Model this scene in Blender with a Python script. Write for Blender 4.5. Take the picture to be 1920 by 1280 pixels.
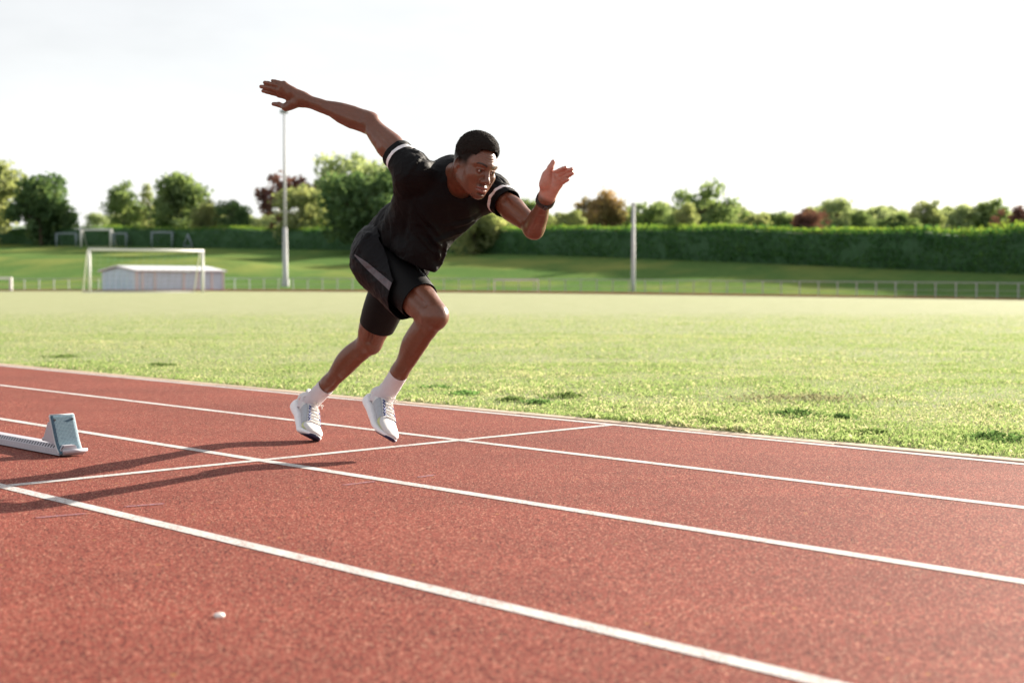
import bpy, bmesh, math, random
import numpy as np
from mathutils import Vector, Matrix

# ------------------------------------------------------------------ camera, sky, sun, exposure
scene = bpy.context.scene
for _o in list(bpy.data.objects):
    bpy.data.objects.remove(_o)
COL = scene.collection
R = math.radians

FPX, PITCH, CAM_H = 2667.0, 0.040, 0.693          # focal length in pixels of the 1920 wide photograph
cam_data = bpy.data.cameras.new('camera')
cam_data.sensor_width = 36.0
cam_data.lens = 36.0 * FPX / 1920.0
cam_data.clip_end = 6000.0
cam_data.dof.use_dof = True
cam_data.dof.focus_distance = 5.75
cam_data.dof.aperture_fstop = 3.1
cam = bpy.data.objects.new('camera', cam_data)
COL.objects.link(cam)
cam.location = (0, 0, CAM_H)
cam.rotation_euler = (math.pi / 2 - PITCH, 0, 0)
scene.camera = cam

SUN_EL, SUN_AZ = R(18.5), math.atan2(0.72, 0.694)   # azimuth from +Y towards +X
SUN_VEC = Vector((math.cos(SUN_EL) * math.sin(SUN_AZ), math.cos(SUN_EL) * math.cos(SUN_AZ), math.sin(SUN_EL)))

world = bpy.data.worlds.new('World')
scene.world = world
world.use_nodes = True
wt = world.node_tree
wt.nodes.clear()
w_out = wt.nodes.new('ShaderNodeOutputWorld')
w_bg = wt.nodes.new('ShaderNodeBackground')
w_sky = wt.nodes.new('ShaderNodeTexSky')
w_sky.sky_type = 'NISHITA'
w_sky.sun_disc = False
w_sky.sun_elevation = SUN_EL
w_sky.sun_rotation = SUN_AZ
w_sky.air_density = 1.0
w_sky.dust_density = 1.0
w_sky.ozone_density = 1.0
# a thin veil of cloud whitens the clear sky, the same in every direction
w_tc = wt.nodes.new('ShaderNodeTexCoord')
w_map = wt.nodes.new('ShaderNodeMapping')
w_map.inputs['Scale'].default_value = (1.0, 1.0, 3.0)
w_n = wt.nodes.new('ShaderNodeTexNoise')
w_n.inputs['Scale'].default_value = 2.6
w_n.inputs['Detail'].default_value = 6.0
w_n.inputs['Roughness'].default_value = 0.55
w_bw = wt.nodes.new('ShaderNodeRGBToBW')
w_pow = wt.nodes.new('ShaderNodeMath'); w_pow.operation = 'POWER'; w_pow.inputs[1].default_value = 0.3
w_cl = wt.nodes.new('ShaderNodeMapRange')
w_cl.inputs['From Min'].default_value = 0.32
w_cl.inputs['From Max'].default_value = 0.68
w_cl.inputs['To Min'].default_value = 1.66
w_cl.inputs['To Max'].default_value = 2.14
w_mul = wt.nodes.new('ShaderNodeMath'); w_mul.operation = 'MULTIPLY'
w_mix = wt.nodes.new('ShaderNodeMix')
w_mix.data_type = 'RGBA'
w_mix.inputs['Factor'].default_value = 0.92
wt.links.new(w_tc.outputs['Generated'], w_map.inputs['Vector'])
wt.links.new(w_map.outputs['Vector'], w_n.inputs['Vector'])
wt.links.new(w_n.outputs['Fac'], w_cl.inputs['Value'])
wt.links.new(w_sky.outputs['Color'], w_bw.inputs['Color'])
wt.links.new(w_bw.outputs['Val'], w_pow.inputs[0])
wt.links.new(w_pow.outputs[0], w_mul.inputs[0])
wt.links.new(w_cl.outputs['Result'], w_mul.inputs[1])
wt.links.new(w_mul.outputs[0], w_mix.inputs['B'])
wt.links.new(w_sky.outputs['Color'], w_mix.inputs['A'])
wt.links.new(w_mix.outputs['Result'], w_bg.inputs['Color'])
w_bg.inputs['Strength'].default_value = 0.10
wt.links.new(w_bg.outputs['Background'], w_out.inputs['Surface'])

sun_data = bpy.data.lights.new('sun', 'SUN')
sun_data.energy = 5.0
sun_data.angle = R(0.6)
sun_data.color = (1.0, 0.90, 0.76)
sun = bpy.data.objects.new('sun', sun_data)
COL.objects.link(sun)
sun.rotation_euler = (-SUN_VEC).to_track_quat('-Z', 'Y').to_euler()

scene.view_settings.view_transform = 'Standard'
scene.view_settings.look = 'None'
scene.view_settings.exposure = 1.65
scene.view_settings.gamma = 1.0
scene.view_settings.use_curve_mapping = False
scene.render.engine = 'CYCLES'
scene.cycles.use_denoising = True
scene.cycles.max_bounces = 6
scene.cycles.transparent_max_bounces = 6

# ------------------------------------------------------------------ helpers
rng = np.random.default_rng(7)
random.seed(7)
DIR = np.array([0.6894, -0.7244, 0.0])              # running direction along the lanes
NRM = np.array([0.7244, 0.6894, 0.0])               # across the lanes, towards the field
CAMP = np.array([0, 0, CAM_H])
FWD = np.array([0, math.cos(PITCH), -math.sin(PITCH)])
UPV = np.array([0, math.sin(PITCH), math.cos(PITCH)])


def at(u, v, Y):
    """the point of the place seen at photograph pixel (u, v) and lying Y metres away"""
    d = FWD + np.array([1.0, 0, 0]) * (u - 960) / FPX + UPV * (640 - v) / FPX
    return CAMP + d * (Y / d[1])


def sn(s, n, z=0.0):
    return DIR * s + NRM * n + np.array([0, 0, z])


def unit(v):
    v = np.asarray(v, float)
    return v / np.linalg.norm(v)


def lerp(a, b, t):
    return a + (b - a) * t


def sstep(x, a, b):
    t = np.clip((x - a) / (b - a), 0, 1)
    return t * t * (3 - 2 * t)


def hash3(i, j, k):
    n = (i * 374761393 + j * 668265263 + k * 2147483647 + 1013) & 0xffffffff
    n = ((n ^ (n >> 13)) * 1274126177) & 0xffffffff
    n = (n ^ (n >> 16)) & 0xffffffff
    return n.astype(np.float64) / 4294967295.0


def vnoise(P):
    """smooth value noise in 0..1 at the rows of P"""
    P = np.asarray(P, float)
    I = np.floor(P).astype(np.int64)
    f = P - I
    f = f * f * (3 - 2 * f)
    r = 0
    for a in (0, 1):
        for b in (0, 1):
            for c in (0, 1):
                w = (f[:, 0] if a else 1 - f[:, 0]) * (f[:, 1] if b else 1 - f[:, 1]) * (f[:, 2] if c else 1 - f[:, 2])
                r = r + w * hash3(I[:, 0] + a, I[:, 1] + b, I[:, 2] + c)
    return r


def tag(o, label=None, cat=None, group=None, kind=None):
    if label: o['label'] = label
    if cat: o['category'] = cat
    if group: o['group'] = group
    if kind: o['kind'] = kind
    return o


def link(name, me, mat=None, parent=None):
    o = bpy.data.objects.new(name, me)
    COL.objects.link(o)
    if mat is not None and len(me.materials) == 0:
        me.materials.append(mat)
    if parent is not None:
        o.parent = parent
        o.matrix_parent_inverse = Matrix.Translation(-parent.location)
    return o


def mesh_np(name, V, Fc, mat=None, parent=None, smooth=True, colors=None):
    """V (n,3) array, Fc (m,k) array of faces that all have k corners"""
    V = np.ascontiguousarray(V, np.float32)
    Fc = np.ascontiguousarray(Fc, np.int32)
    me = bpy.data.meshes.new(name)
    k = Fc.shape[1]
    me.vertices.add(len(V))
    me.vertices.foreach_set('co', V.ravel())
    me.loops.add(Fc.size)
    me.loops.foreach_set('vertex_index', Fc.ravel())
    me.polygons.add(len(Fc))
    me.polygons.foreach_set('loop_start', np.arange(0, Fc.size, k, dtype=np.int32))
    me.polygons.foreach_set('use_smooth', np.full(len(Fc), smooth, bool))
    me.update(calc_edges=True)
    if colors is not None:
        a = me.color_attributes.new('col', 'FLOAT_COLOR', 'POINT')
        c = np.ones((len(V), 4), np.float32)
        c[:, :np.shape(colors)[1]] = colors
        a.data.foreach_set('color', c.ravel())
    return link(name, me, mat, parent)


def mesh_py(name, V, F, mat=None, parent=None, smooth=False):
    me = bpy.data.meshes.new(name)
    me.from_pydata([tuple(map(float, v)) for v in V], [], [tuple(map(int, f)) for f in F])
    me.update()
    if smooth:
        me.polygons.foreach_set('use_smooth', np.full(len(me.polygons), True, bool))
    return link(name, me, mat, parent)


def empty(name, loc):
    o = bpy.data.objects.new(name, None)
    COL.objects.link(o)
    o.location = tuple(map(float, loc))
    o.empty_display_size = 0.2
    return o


class MB:
    """collects boxes, tubes and rings into one mesh"""
    def __init__(s):
        s.V = []; s.F = []

    def add(s, V, F):
        b = len(s.V)
        s.V += [np.asarray(v, float) for v in V]
        s.F += [tuple(i + b for i in f) for f in F]

    def box(s, c, ax, half):
        c = np.asarray(c, float)
        ax = [np.asarray(a, float) for a in ax]
        V = []
        for k in (-1, 1):
            for j in (-1, 1):
                for i in (-1, 1):
                    V.append(c + ax[0] * i * half[0] + ax[1] * j * half[1] + ax[2] * k * half[2])
        s.add(V, [(0, 2, 3, 1), (4, 5, 7, 6), (0, 1, 5, 4), (2, 6, 7, 3), (0, 4, 6, 2), (1, 3, 7, 5)])

    def tube(s, pts, rad, n=10, caps=True):
        pts = [np.asarray(p, float) for p in pts]
        if not hasattr(rad, '__len__'):
            rad = [rad] * len(pts)
        ref = None
        V = []
        for i, p in enumerate(pts):
            t = unit(pts[min(i + 1, len(pts) - 1)] - pts[max(i - 1, 0)])
            if ref is None:
                ref = unit(np.cross(t, [0, 0, 1] if abs(t[2]) < .9 else [1, 0, 0]))
            ref = unit(ref - t * (ref @ t))
            b = np.cross(t, ref)
            for k in range(n):
                a = 2 * math.pi * k / n
                V.append(p + (ref * math.cos(a) + b * math.sin(a)) * rad[i])
        F = []
        for i in range(len(pts) - 1):
            for k in range(n):
                F.append((i * n + k, i * n + (k + 1) % n, (i + 1) * n + (k + 1) % n, (i + 1) * n + k))
        if caps:
            F.append(tuple(range(n - 1, -1, -1)))
            F.append(tuple(range((len(pts) - 1) * n, len(pts) * n)))
        s.add(V, F)

    def build(s, name, mat, parent=None, smooth=False, bevel=0):
        o = mesh_py(name, s.V, s.F, mat, parent, smooth)
        if bevel:
            m = o.modifiers.new('bevel', 'BEVEL'); m.width = bevel; m.segments = 2
        return o


# ------------------------------------------------------------------ materials
def newmat(name):
    m = bpy.data.materials.new(name)
    m.use_nodes = True
    nt = m.node_tree
    bs = nt.nodes['Principled BSDF']
    return m, nt, bs


def nd(nt, typ, **kw):
    n = nt.nodes.new(typ)
    for k, v in kw.items():
        if k in n.inputs:
            n.inputs[k].default_value = v
        else:
            setattr(n, k, v)
    return n


def mixc(nt, fac, a, b, blend='MIX'):
    m = nt.nodes.new('ShaderNodeMix'); m.data_type = 'RGBA'; m.blend_type = blend
    for key, val in (('Factor', fac), ('A', a), ('B', b)):
        if isinstance(val, bpy.types.NodeSocket):
            nt.links.new(val, m.inputs[key])
        elif key == 'Factor':
            m.inputs[key].default_value = val
        else:
            m.inputs[key].default_value = (*val, 1) if len(val) == 3 else val
    return m.outputs['Result']


def ramp(nt, sock, stops):
    r = nt.nodes.new('ShaderNodeValToRGB')
    el = r.color_ramp.elements
    while len(el) < len(stops):
        el.new(0.5)
    for e, (p, c) in zip(el, stops):
        e.position = p
        e.color = (*c, 1) if len(c) == 3 else c
    nt.links.new(sock, r.inputs['Fac'])
    return r.outputs['Color']


def coords(nt, scale=(1, 1, 1), kind='Object'):
    tc = nt.nodes.new('ShaderNodeTexCoord')
    mp = nt.nodes.new('ShaderNodeMapping')
    mp.inputs['Scale'].default_value = scale
    nt.links.new(tc.outputs[kind], mp.inputs['Vector'])
    return mp.outputs['Vector']


def tex_noise(nt, vec, scale, detail=3, rough=.5):
    n = nd(nt, 'ShaderNodeTexNoise', Scale=scale, Detail=detail, Roughness=rough)
    nt.links.new(vec, n.inputs['Vector'])
    return n.outputs['Fac']


def bump(nt, bs, height, dist, strength=1.0):
    b = nd(nt, 'ShaderNodeBump', Distance=dist, Strength=strength)
    nt.links.new(height, b.inputs['Height'])
    nt.links.new(b.outputs['Normal'], bs.inputs['Normal'])


def simple(name, col, rough=.6, metal=0.0, var=.12, scale=30, spec=.4, bmp=0.0):
    m, nt, bs = newmat(name)
    v = coords(nt)
    nz = tex_noise(nt, v, scale, 4, .6)
    c = np.array(col)
    nt.links.new(ramp(nt, nz, [(0.25, tuple(c * (1 - var))), (0.75, tuple(np.minimum(c * (1 + var), 1)))]), bs.inputs['Base Color'])
    bs.inputs['Roughness'].default_value = rough
    bs.inputs['Metallic'].default_value = metal
    bs.inputs['Specular IOR Level'].default_value = spec
    if bmp:
        bump(nt, bs, nz, bmp)
    return m


def leafmat(name, cols, trans=.45, scale=.6):
    """diffuse plus translucent foliage; the colour changes from clump to clump"""
    m = bpy.data.materials.new(name)
    m.use_nodes = True
    nt = m.node_tree
    nt.nodes.clear()
    out = nt.nodes.new('ShaderNodeOutputMaterial')
    v = coords(nt)
    a = tex_noise(nt, v, scale, 3, .7)
    c = ramp(nt, a, [(0.3, cols[0]), (0.5, cols[1]), (0.7, cols[2])])
    df = nt.nodes.new('ShaderNodeBsdfDiffuse')
    tr = nt.nodes.new('ShaderNodeBsdfTranslucent')
    nt.links.new(c, df.inputs['Color'])
    tc = mixc(nt, 1.0, c, (1.12, 1.08, .62), 'MULTIPLY')
    nt.links.new(tc, tr.inputs['Color'])
    mx = nt.nodes.new('ShaderNodeMixShader')
    mx.inputs[0].default_value = trans
    nt.links.new(df.outputs[0], mx.inputs[1])
    nt.links.new(tr.outputs[0], mx.inputs[2])
    nt.links.new(mx.outputs[0], out.inputs['Surface'])
    return m


def colmat(name, rough=.5, spec=.5, sss=0.0, trans=None, noise=0.0):
    """base colour from the mesh's own colour attribute"""
    m, nt, bs = newmat(name)
    at_ = nd(nt, 'ShaderNodeAttribute'); at_.attribute_name = 'col'
    c = at_.outputs['Color']
    if noise:
        v = coords(nt)
        nz = tex_noise(nt, v, 90, 4, .65)
        c = mixc(nt, 1.0, c, ramp(nt, nz, [(0.3, (1 - noise,) * 3), (0.7, (1 + noise,) * 3)]), 'MULTIPLY')
        bump(nt, bs, tex_noise(nt, v, 420, 3, .6), .0006, .6)
    nt.links.new(c, bs.inputs['Base Color'])
    bs.inputs['Roughness'].default_value = rough
    ms = nd(nt, 'ShaderNodeMath', operation='MULTIPLY')
    ms.inputs[1].default_value = spec
    nt.links.new(at_.outputs['Alpha'], ms.inputs[0])
    nt.links.new(ms.outputs[0], bs.inputs['Specular IOR Level'])
    if sss:
        bs.inputs['Subsurface Weight'].default_value = sss
        bs.inputs['Subsurface Radius'].default_value = (.9, .35, .2)
        bs.inputs['Subsurface Scale'].default_value = .006
    return m


def mat_track(name='tartan_track', spec=.10):
    m, nt, bs = newmat(name)
    v = coords(nt)
    vo = nd(nt, 'ShaderNodeTexVoronoi', Scale=300.0)
    nt.links.new(v, vo.inputs['Vector'])
    sp = nt.nodes.new('ShaderNodeSeparateColor')
    nt.links.new(vo.outputs['Color'], sp.inputs['Color'])
    grain = ramp(nt, sp.outputs['Red'], [(0.0, (.016, .008, .007)), (.22, (.090, .021, .016)), (.62, (.250, .058, .042)), (.90, (.36, .104, .076)), (1.0, (.58, .36, .25))])
    big = tex_noise(nt, v, .9, 5, .6)
    c = mixc(nt, 1.0, grain, ramp(nt, big, [(.3, (.86, .85, .85)), (.7, (1.12, 1.1, 1.08))]), 'MULTIPLY')
    # the running lines are polished a little darker along the lanes
    tcl = nt.nodes.new('ShaderNodeTexCoord'); mpl = nt.nodes.new('ShaderNodeMapping')
    mpl.inputs['Rotation'].default_value = (0, 0, math.atan2(.7244, .6894)); mpl.inputs['Scale'].default_value = (.22, 3.2, 1)
    nt.links.new(tcl.outputs['Object'], mpl.inputs['Vector'])
    c = mixc(nt, 1.0, c, ramp(nt, tex_noise(nt, mpl.outputs['Vector'], 1.0, 5, .6), [(.3, (.88, .88, .90)), (.7, (1.07, 1.06, 1.05))]), 'MULTIPLY')
    # pale scuffs and dusty yellow specks trodden into the rubber
    sc = tex_noise(nt, coords(nt, (1, 1, 1)), 14, 6, .75)
    c = mixc(nt, ramp(nt, sc, [(.62, (0, 0, 0)), (.78, (.45, .45, .45))]), c, (.36, .19, .13))
    vs = nd(nt, 'ShaderNodeTexVoronoi', Scale=9.0)
    nt.links.new(v, vs.inputs['Vector'])
    c = mixc(nt, ramp(nt, vs.outputs['Distance'], [(.0, (.75, .75, .75)), (.045, (.6, .6, .6)), (.06, (0, 0, 0))]), c, (.40, .22, .07))
    nt.links.new(c, bs.inputs['Base Color'])
    bs.inputs['Roughness'].default_value = .8
    bs.inputs['Specular IOR Level'].default_value = spec
    bump(nt, bs, vo.outputs['Distance'], .006, -1.0)
    return m


def mat_line():
    m, nt, bs = newmat('line_paint')
    v = coords(nt)
    vo = nd(nt, 'ShaderNodeTexVoronoi', Scale=300.0)
    nt.links.new(v, vo.inputs['Vector'])
    sp = nt.nodes.new('ShaderNodeSeparateColor')
    nt.links.new(vo.outputs['Color'], sp.inputs['Color'])
    wear = tex_noise(nt, v, 5, 5, .7)
    ad = nd(nt, 'ShaderNodeMath', operation='MULTIPLY')
    nt.links.new(sp.outputs['Green'], ad.inputs[0])
    nt.links.new(wear, ad.inputs[1])
    c = ramp(nt, ad.outputs[0], [(.0, (.60, .59, .58)), (.30, (.52, .50, .49)), (.42, (.34, .27, .25)), (.56, (.20, .07, .055))])
    nt.links.new(c, bs.inputs['Base Color'])
    bs.inputs['Roughness'].default_value = .7
    bump(nt, bs, vo.outputs['Distance'], .005, -.8)
    return m


def mat_field():
    m, nt, bs = newmat('mown_grass')
    v = coords(nt)
    a = tex_noise(nt, v, 1.3, 6, .65)
    b = tex_noise(nt, v, 38, 5, .7)
    c1 = ramp(nt, b, [(.25, (.19, .23, .09)), (.5, (.29, .325, .15)), (.75, (.41, .42, .24))])
    c = mixc(nt, ramp(nt, a, [(.35, (0, 0, 0)), (.7, (.55, .55, .55))]), c1, (.42, .415, .25))
    nt.links.new(c, bs.inputs['Base Color'])
    bs.inputs['Roughness'].default_value = .8
    bs.inputs['Specular IOR Level'].default_value = .25
    bump(nt, bs, b, .04, 1.0)
    return m


def mat_bank():
    m, nt, bs = newmat('bank_grass')
    v = coords(nt)
    a = tex_noise(nt, coords(nt, (1, .5, 1)), .07, 5, .6)
    b = tex_noise(nt, v, 1.4, 6, .7)
    c1 = ramp(nt, b, [(.25, (.066, .130, .040)), (.6, (.112, .190, .058)), (.8, (.165, .230, .075))])
    c = mixc(nt, ramp(nt, a, [(.48, (0, 0, 0)), (.66, (.75, .75, .75))]), c1, (.25, .27, .08))
    nt.links.new(c, bs.inputs['Base Color'])
    bs.inputs['Roughness'].default_value = .9
    bs.inputs['Specular IOR Level'].default_value = 0.0
    bump(nt, bs, b, .15, .6)
    return m


M = {}
M['track'] = mat_track()
M['far_track'] = mat_track('weathered_far_track', 0.0)
M['line'] = mat_line()
M['field'] = mat_field()
M['bank'] = mat_bank()
M['kerb'] = simple('kerb_concrete', (.47, .36, .27), .85, var=.25, scale=18, bmp=.003)
M['earth'] = simple('far_ground', (.09, .12, .04), .9, scale=.05)
M['grass'] = None
M['white_paint'] = simple('white_paint', (.74, .74, .72), .45, var=.06, scale=3)
M['galv'] = simple('galvanised_steel', (.40, .43, .45), .6, .0, .1, 4)
M['pole'] = simple('pole_steel', (.42, .43, .44), .6, .0, .08, 2)
M['goal_grey'] = simple('goal_aluminium', (.24, .29, .33), .5, .2, .1, 3)
M['net'] = simple('goal_net', (.16, .28, .22), .8)
M['lamp'] = simple('lamp_glass', (.75, .77, .78), .15, 0, .05, 3)
M['shed_wall'] = simple('shed_cladding', (.60, .76, .85), .55, .0, .08, 2)
M['shed_roof'] = simple('shed_roofing', (.66, .68, .71), .45, .0, .08, 2)
M['shed_trim'] = simple('shed_trim', (.62, .63, .62), .5)
M['bark'] = simple('bark', (.10, .075, .05), .9, var=.35, scale=6)

# ------------------------------------------------------------------ the ground
def terrain(x, y):
    x = np.clip(x, -60, 60)
    return sstep(y, 15, 100) * (.045 - .0075 * x - .00012 * x * x)


def grid_mesh(name, P, mat, kind='structure', smooth=True):
    """P (a,b,3) grid of points"""
    a, b = P.shape[:2]
    idx = np.arange(a * b).reshape(a, b)
    F = np.stack([idx[:-1, :-1], idx[1:, :-1], idx[1:, 1:], idx[:-1, 1:]], -1).reshape(-1, 4)
    V = P.reshape(-1, 3)
    n = np.cross(V[F[0, 1]] - V[F[0, 0]], V[F[0, 2]] - V[F[0, 0]])
    if n[2] < 0:
        F = F[:, ::-1]
    o = mesh_np(name, V, F, mat, smooth=smooth)
    if kind:
        o['kind'] = kind
    return o


def strip(name, s0, s1, n0, n1, z, mat, kind='structure', seg=1):
    ss = np.linspace(s0, s1, seg + 1)
    P = np.array([[sn(s, n0, z), sn(s, n1, z)] for s in ss])
    return grid_mesh(name, P, mat, kind, smooth=False)


big = 3000.0
mesh_py('ground', [(-big, -400, -1.2), (big, -400, -1.2), (big, big, -1.2), (-big, big, -1.2)], [(0, 1, 2, 3)], M['earth'])['kind'] = 'structure'
strip('running_track', -150, 90, -4.6, 5.25, 0.0, M['track'])

LANE0, LANE = 2.085, 1.05
for i in range(-4, 3):
    c = LANE0 + LANE * i - (.06 if i < 0 else 0)
    strip('lane_line', -150, 90, c - .025, c + .025, .0016, M['line'])
strip('track_edge_line', -150, 90, 5.172, 5.222, .0016, M['line'])
START = -4.731
strip('start_line', START - .024, START + .024, LANE0 + .0255, 5.171, .0020, M['line'])

# inner edging of the track: pale concrete blocks laid end to end
kerb_root = empty('track_kerb', sn(-5, 5.3))
kerb_root['kind'] = 'structure'
kx = [DIR, NRM, np.array([0, 0, 1.0])]
kb = MB(); kb.box((0, 0, 0), kx, (.4965, .046, .04))
k_mesh = None
for i in range(46):
    s = -27 + i * 1.0
    if k_mesh is None:
        o = kb.build('kerb_stone', M['kerb'], None, bevel=.006); k_mesh = o.data
    else:
        o = bpy.data.objects.new('kerb_stone', k_mesh); COL.objects.link(o)
        m_ = o.modifiers.new('bevel', 'BEVEL'); m_.width = .006; m_.segments = 2
    o.parent = kerb_root
    o.matrix_parent_inverse = Matrix.Translation(-kerb_root.location)
    o.location = tuple(sn(s, 5.298 + random.uniform(-.003, .003), -.0375 + random.uniform(-.0015, .0015)))
    o.rotation_euler = (0, 0, random.uniform(-.003, .003))
kb2 = MB()
kb2.box(sn(-89, 5.298, -.0375), kx, (61.4, .046, .04)); kb2.box(sn(54.5, 5.298, -.0375), kx, (35.4, .046, .04))
o = kb2.build('kerb_run', M['kerb'], kerb_root)
o['kind'] = 'stuff'

# the field: one sheet that follows the slight fall of the ground
ns = np.concatenate([np.linspace(5.3445, 20, 12), np.linspace(22, 150, 90)])
ss = np.concatenate([np.linspace(-150, -30, 60), np.linspace(-28, 30, 40), np.linspace(35, 90, 14)])
G = np.array([[sn(s, n, 0.0) for n in ns] for s in ss])
G[:, :, 2] = terrain(G[:, :, 0], G[:, :, 1]) - .002
grid_mesh('grass_field', G, M['field'])

FENCE = [(-1500, 549.5, 152), (-420, 546.5, 140), (-150, 545.6, 135), (0, 545.3, 133), (450, 544.5, 130), (840, 546, 124), (1187, 550, 116), (1380, 553, 111), (1920, 560, 101), (2250, 564.5, 95), (3400, 578, 74)]
HEDGE = [(-1500, 440, 400), (-420, 452, 330), (-150, 455, 315), (0, 458, 300), (450, 466, 252), (840, 473, 212), (1187, 484, 170), (1380, 492, 150), (1920, 515, 116), (2250, 530, 103), (3400, 556, 84)]
FU = np.array([f[0] for f in FENCE], float)


def fence_pt(u, dy=0.0):
    v = np.interp(u, FU, [f[1] for f in FENCE]); Y = np.interp(u, FU, [f[2] for f in FENCE])
    p = at(u, v, Y)
    if dy:
        p = p + unit([p[0], p[1], 0]) * dy
    return p


def hedge_pt(u):
    v = np.interp(u, FU, [f[1] for f in HEDGE]); Y = np.interp(u, FU, [f[2] for f in HEDGE])
    return at(u, v, Y)


us = np.linspace(-1500, 3400, 110)
# far straight of the track, and the bank that rises behind it
P = []
for u in us:
    f = fence_pt(u, -.3)
    w = lerp(19, 9, np.clip(u / 1920, 0, 1))
    row = []
    for t in np.linspace(0, 1, 5):
        q = f - unit([f[0], f[1], 0]) * w * t
        q[2] = max(terrain(q[0], q[1]) + .07, lerp(f[2], terrain(q[0], q[1]) + .07, t))
        row.append(q)
    P.append(row)
grid_mesh('far_track', np.array(P), M['far_track'])

P = []
rows = np.linspace(0, 1, 26)
for u in us:
    f = fence_pt(u, -.25); h = hedge_pt(u)
    lf = float(sstep(np.array(u), 620, 380))
    row = []
    for t in rows:
        q = lerp(f, h, t)
        prof = t - .10 * math.sin(t * math.pi) * (1 - lf) + lf * (.16 * math.exp(-((t - .42) / .16) ** 2) - .05 * math.sin(t * math.pi))
        q[2] = lerp(f[2], h[2], prof)
        q[2] += (float(vnoise(np.array([[q[0] * .12, q[1] * .12, 3.0]]))[0]) - .5) * .35 * math.sin(min(t * 1.0, 1) * math.pi)
        row.append(q)
    # the ground goes on past the hedge
    q = h + unit([h[0], h[1], 0]) * 120; q[2] = h[2] + .5
    row.append(q)
    P.append(row)
BANK = np.array(P)
grid_mesh('grass_bank', BANK, M['bank'])


def bank_pt(u, v):
    """the point of the bank seen at pixel (u, v)"""
    best = None
    i = int(np.clip(np.searchsorted(us, u), 1, len(us) - 1))
    t = (u - us[i - 1]) / (us[i] - us[i - 1])
    col = lerp(BANK[i - 1], BANK[i], t)
    q = col - CAMP
    vv = 640 - FPX * (q @ UPV) / (q @ FWD)
    j = int(np.argmax(vv[:26] <= v)) if (vv[:26] <= v).any() else 25
    j = max(j, 1)
    w = np.clip((vv[j - 1] - v) / max(vv[j - 1] - vv[j], 1e-6), 0, 1)
    return lerp(col[j - 1], col[j], w)


# ------------------------------------------------------------------ grass blades near the track
def blade_mat():
    m = bpy.data.materials.new('grass_blades')
    m.use_nodes = True
    nt = m.node_tree
    nt.nodes.clear()
    out = nt.nodes.new('ShaderNodeOutputMaterial')
    a = nd(nt, 'ShaderNodeAttribute'); a.attribute_name = 'col'
    df = nt.nodes.new('ShaderNodeBsdfDiffuse'); tr = nt.nodes.new('ShaderNodeBsdfTranslucent')
    nt.links.new(a.outputs['Color'], df.inputs['Color'])
    nt.links.new(mixc(nt, 1.0, a.outputs['Color'], (1.12, 1.12, .85), 'MULTIPLY'), tr.inputs['Color'])
    mx = nt.nodes.new('ShaderNodeMixShader'); mx.inputs[0].default_value = .5
    nt.links.new(df.outputs[0], mx.inputs[1]); nt.links.new(tr.outputs[0], mx.inputs[2])
    nt.links.new(mx.outputs[0], out.inputs['Surface'])
    return m


M['grass'] = blade_mat()


def blades(P, hgt, wid, lean, cols):
    """one bent blade (two triangles) per row of P"""
    N = len(P)
    a = rng.uniform(0, 2 * math.pi, N)
    side = np.stack([np.cos(a), np.sin(a), np.zeros(N)], 1)
    la = rng.uniform(0, 2 * math.pi, N)
    ld = np.stack([np.cos(la), np.sin(la), np.zeros(N)], 1)
    L = lean[:, None]
    h = hgt[:, None]; w = wid[:, None]
    up = np.array([0, 0, 1.0])
    b0 = P - side * w * .5; b1 = P + side * w * .5
    mid = P + up * h * .62 * np.sqrt(1 - np.minimum(L * .5, .9) ** 2) + ld * h * L * .35
    m1 = mid + side * w * .32
    tip = P + up * h * np.sqrt(np.maximum(1 - np.minimum(L, .97) ** 2, .02)) + ld * h * L
    V = np.stack([b0, b1, m1, tip], 1).reshape(-1, 3)
    i = np.arange(N)[:, None] * 4
    F = np.concatenate([i + np.array([[0, 1, 2]]), i + np.array([[0, 2, 3]])])
    C = np.repeat(cols, 4, 0)
    return V, F, C


def scatter(y0, y1, dens, marg):
    """points on the field between two distances, inside the view and a margin beside it"""
    A = (y1 - y0) * (.72 * y1 + 2 * marg)
    n = int(A * dens)
    y = rng.uniform(y0, y1, n)
    x = rng.uniform(-(.36 * y1 + marg), .36 * y1 + marg, n)
    k = (np.abs(x) < .36 * y + marg) & (x * NRM[0] + y * NRM[1] > 5.352)
    return np.stack([x[k], y[k], terrain(x[k], y[k])], 1)


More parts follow.
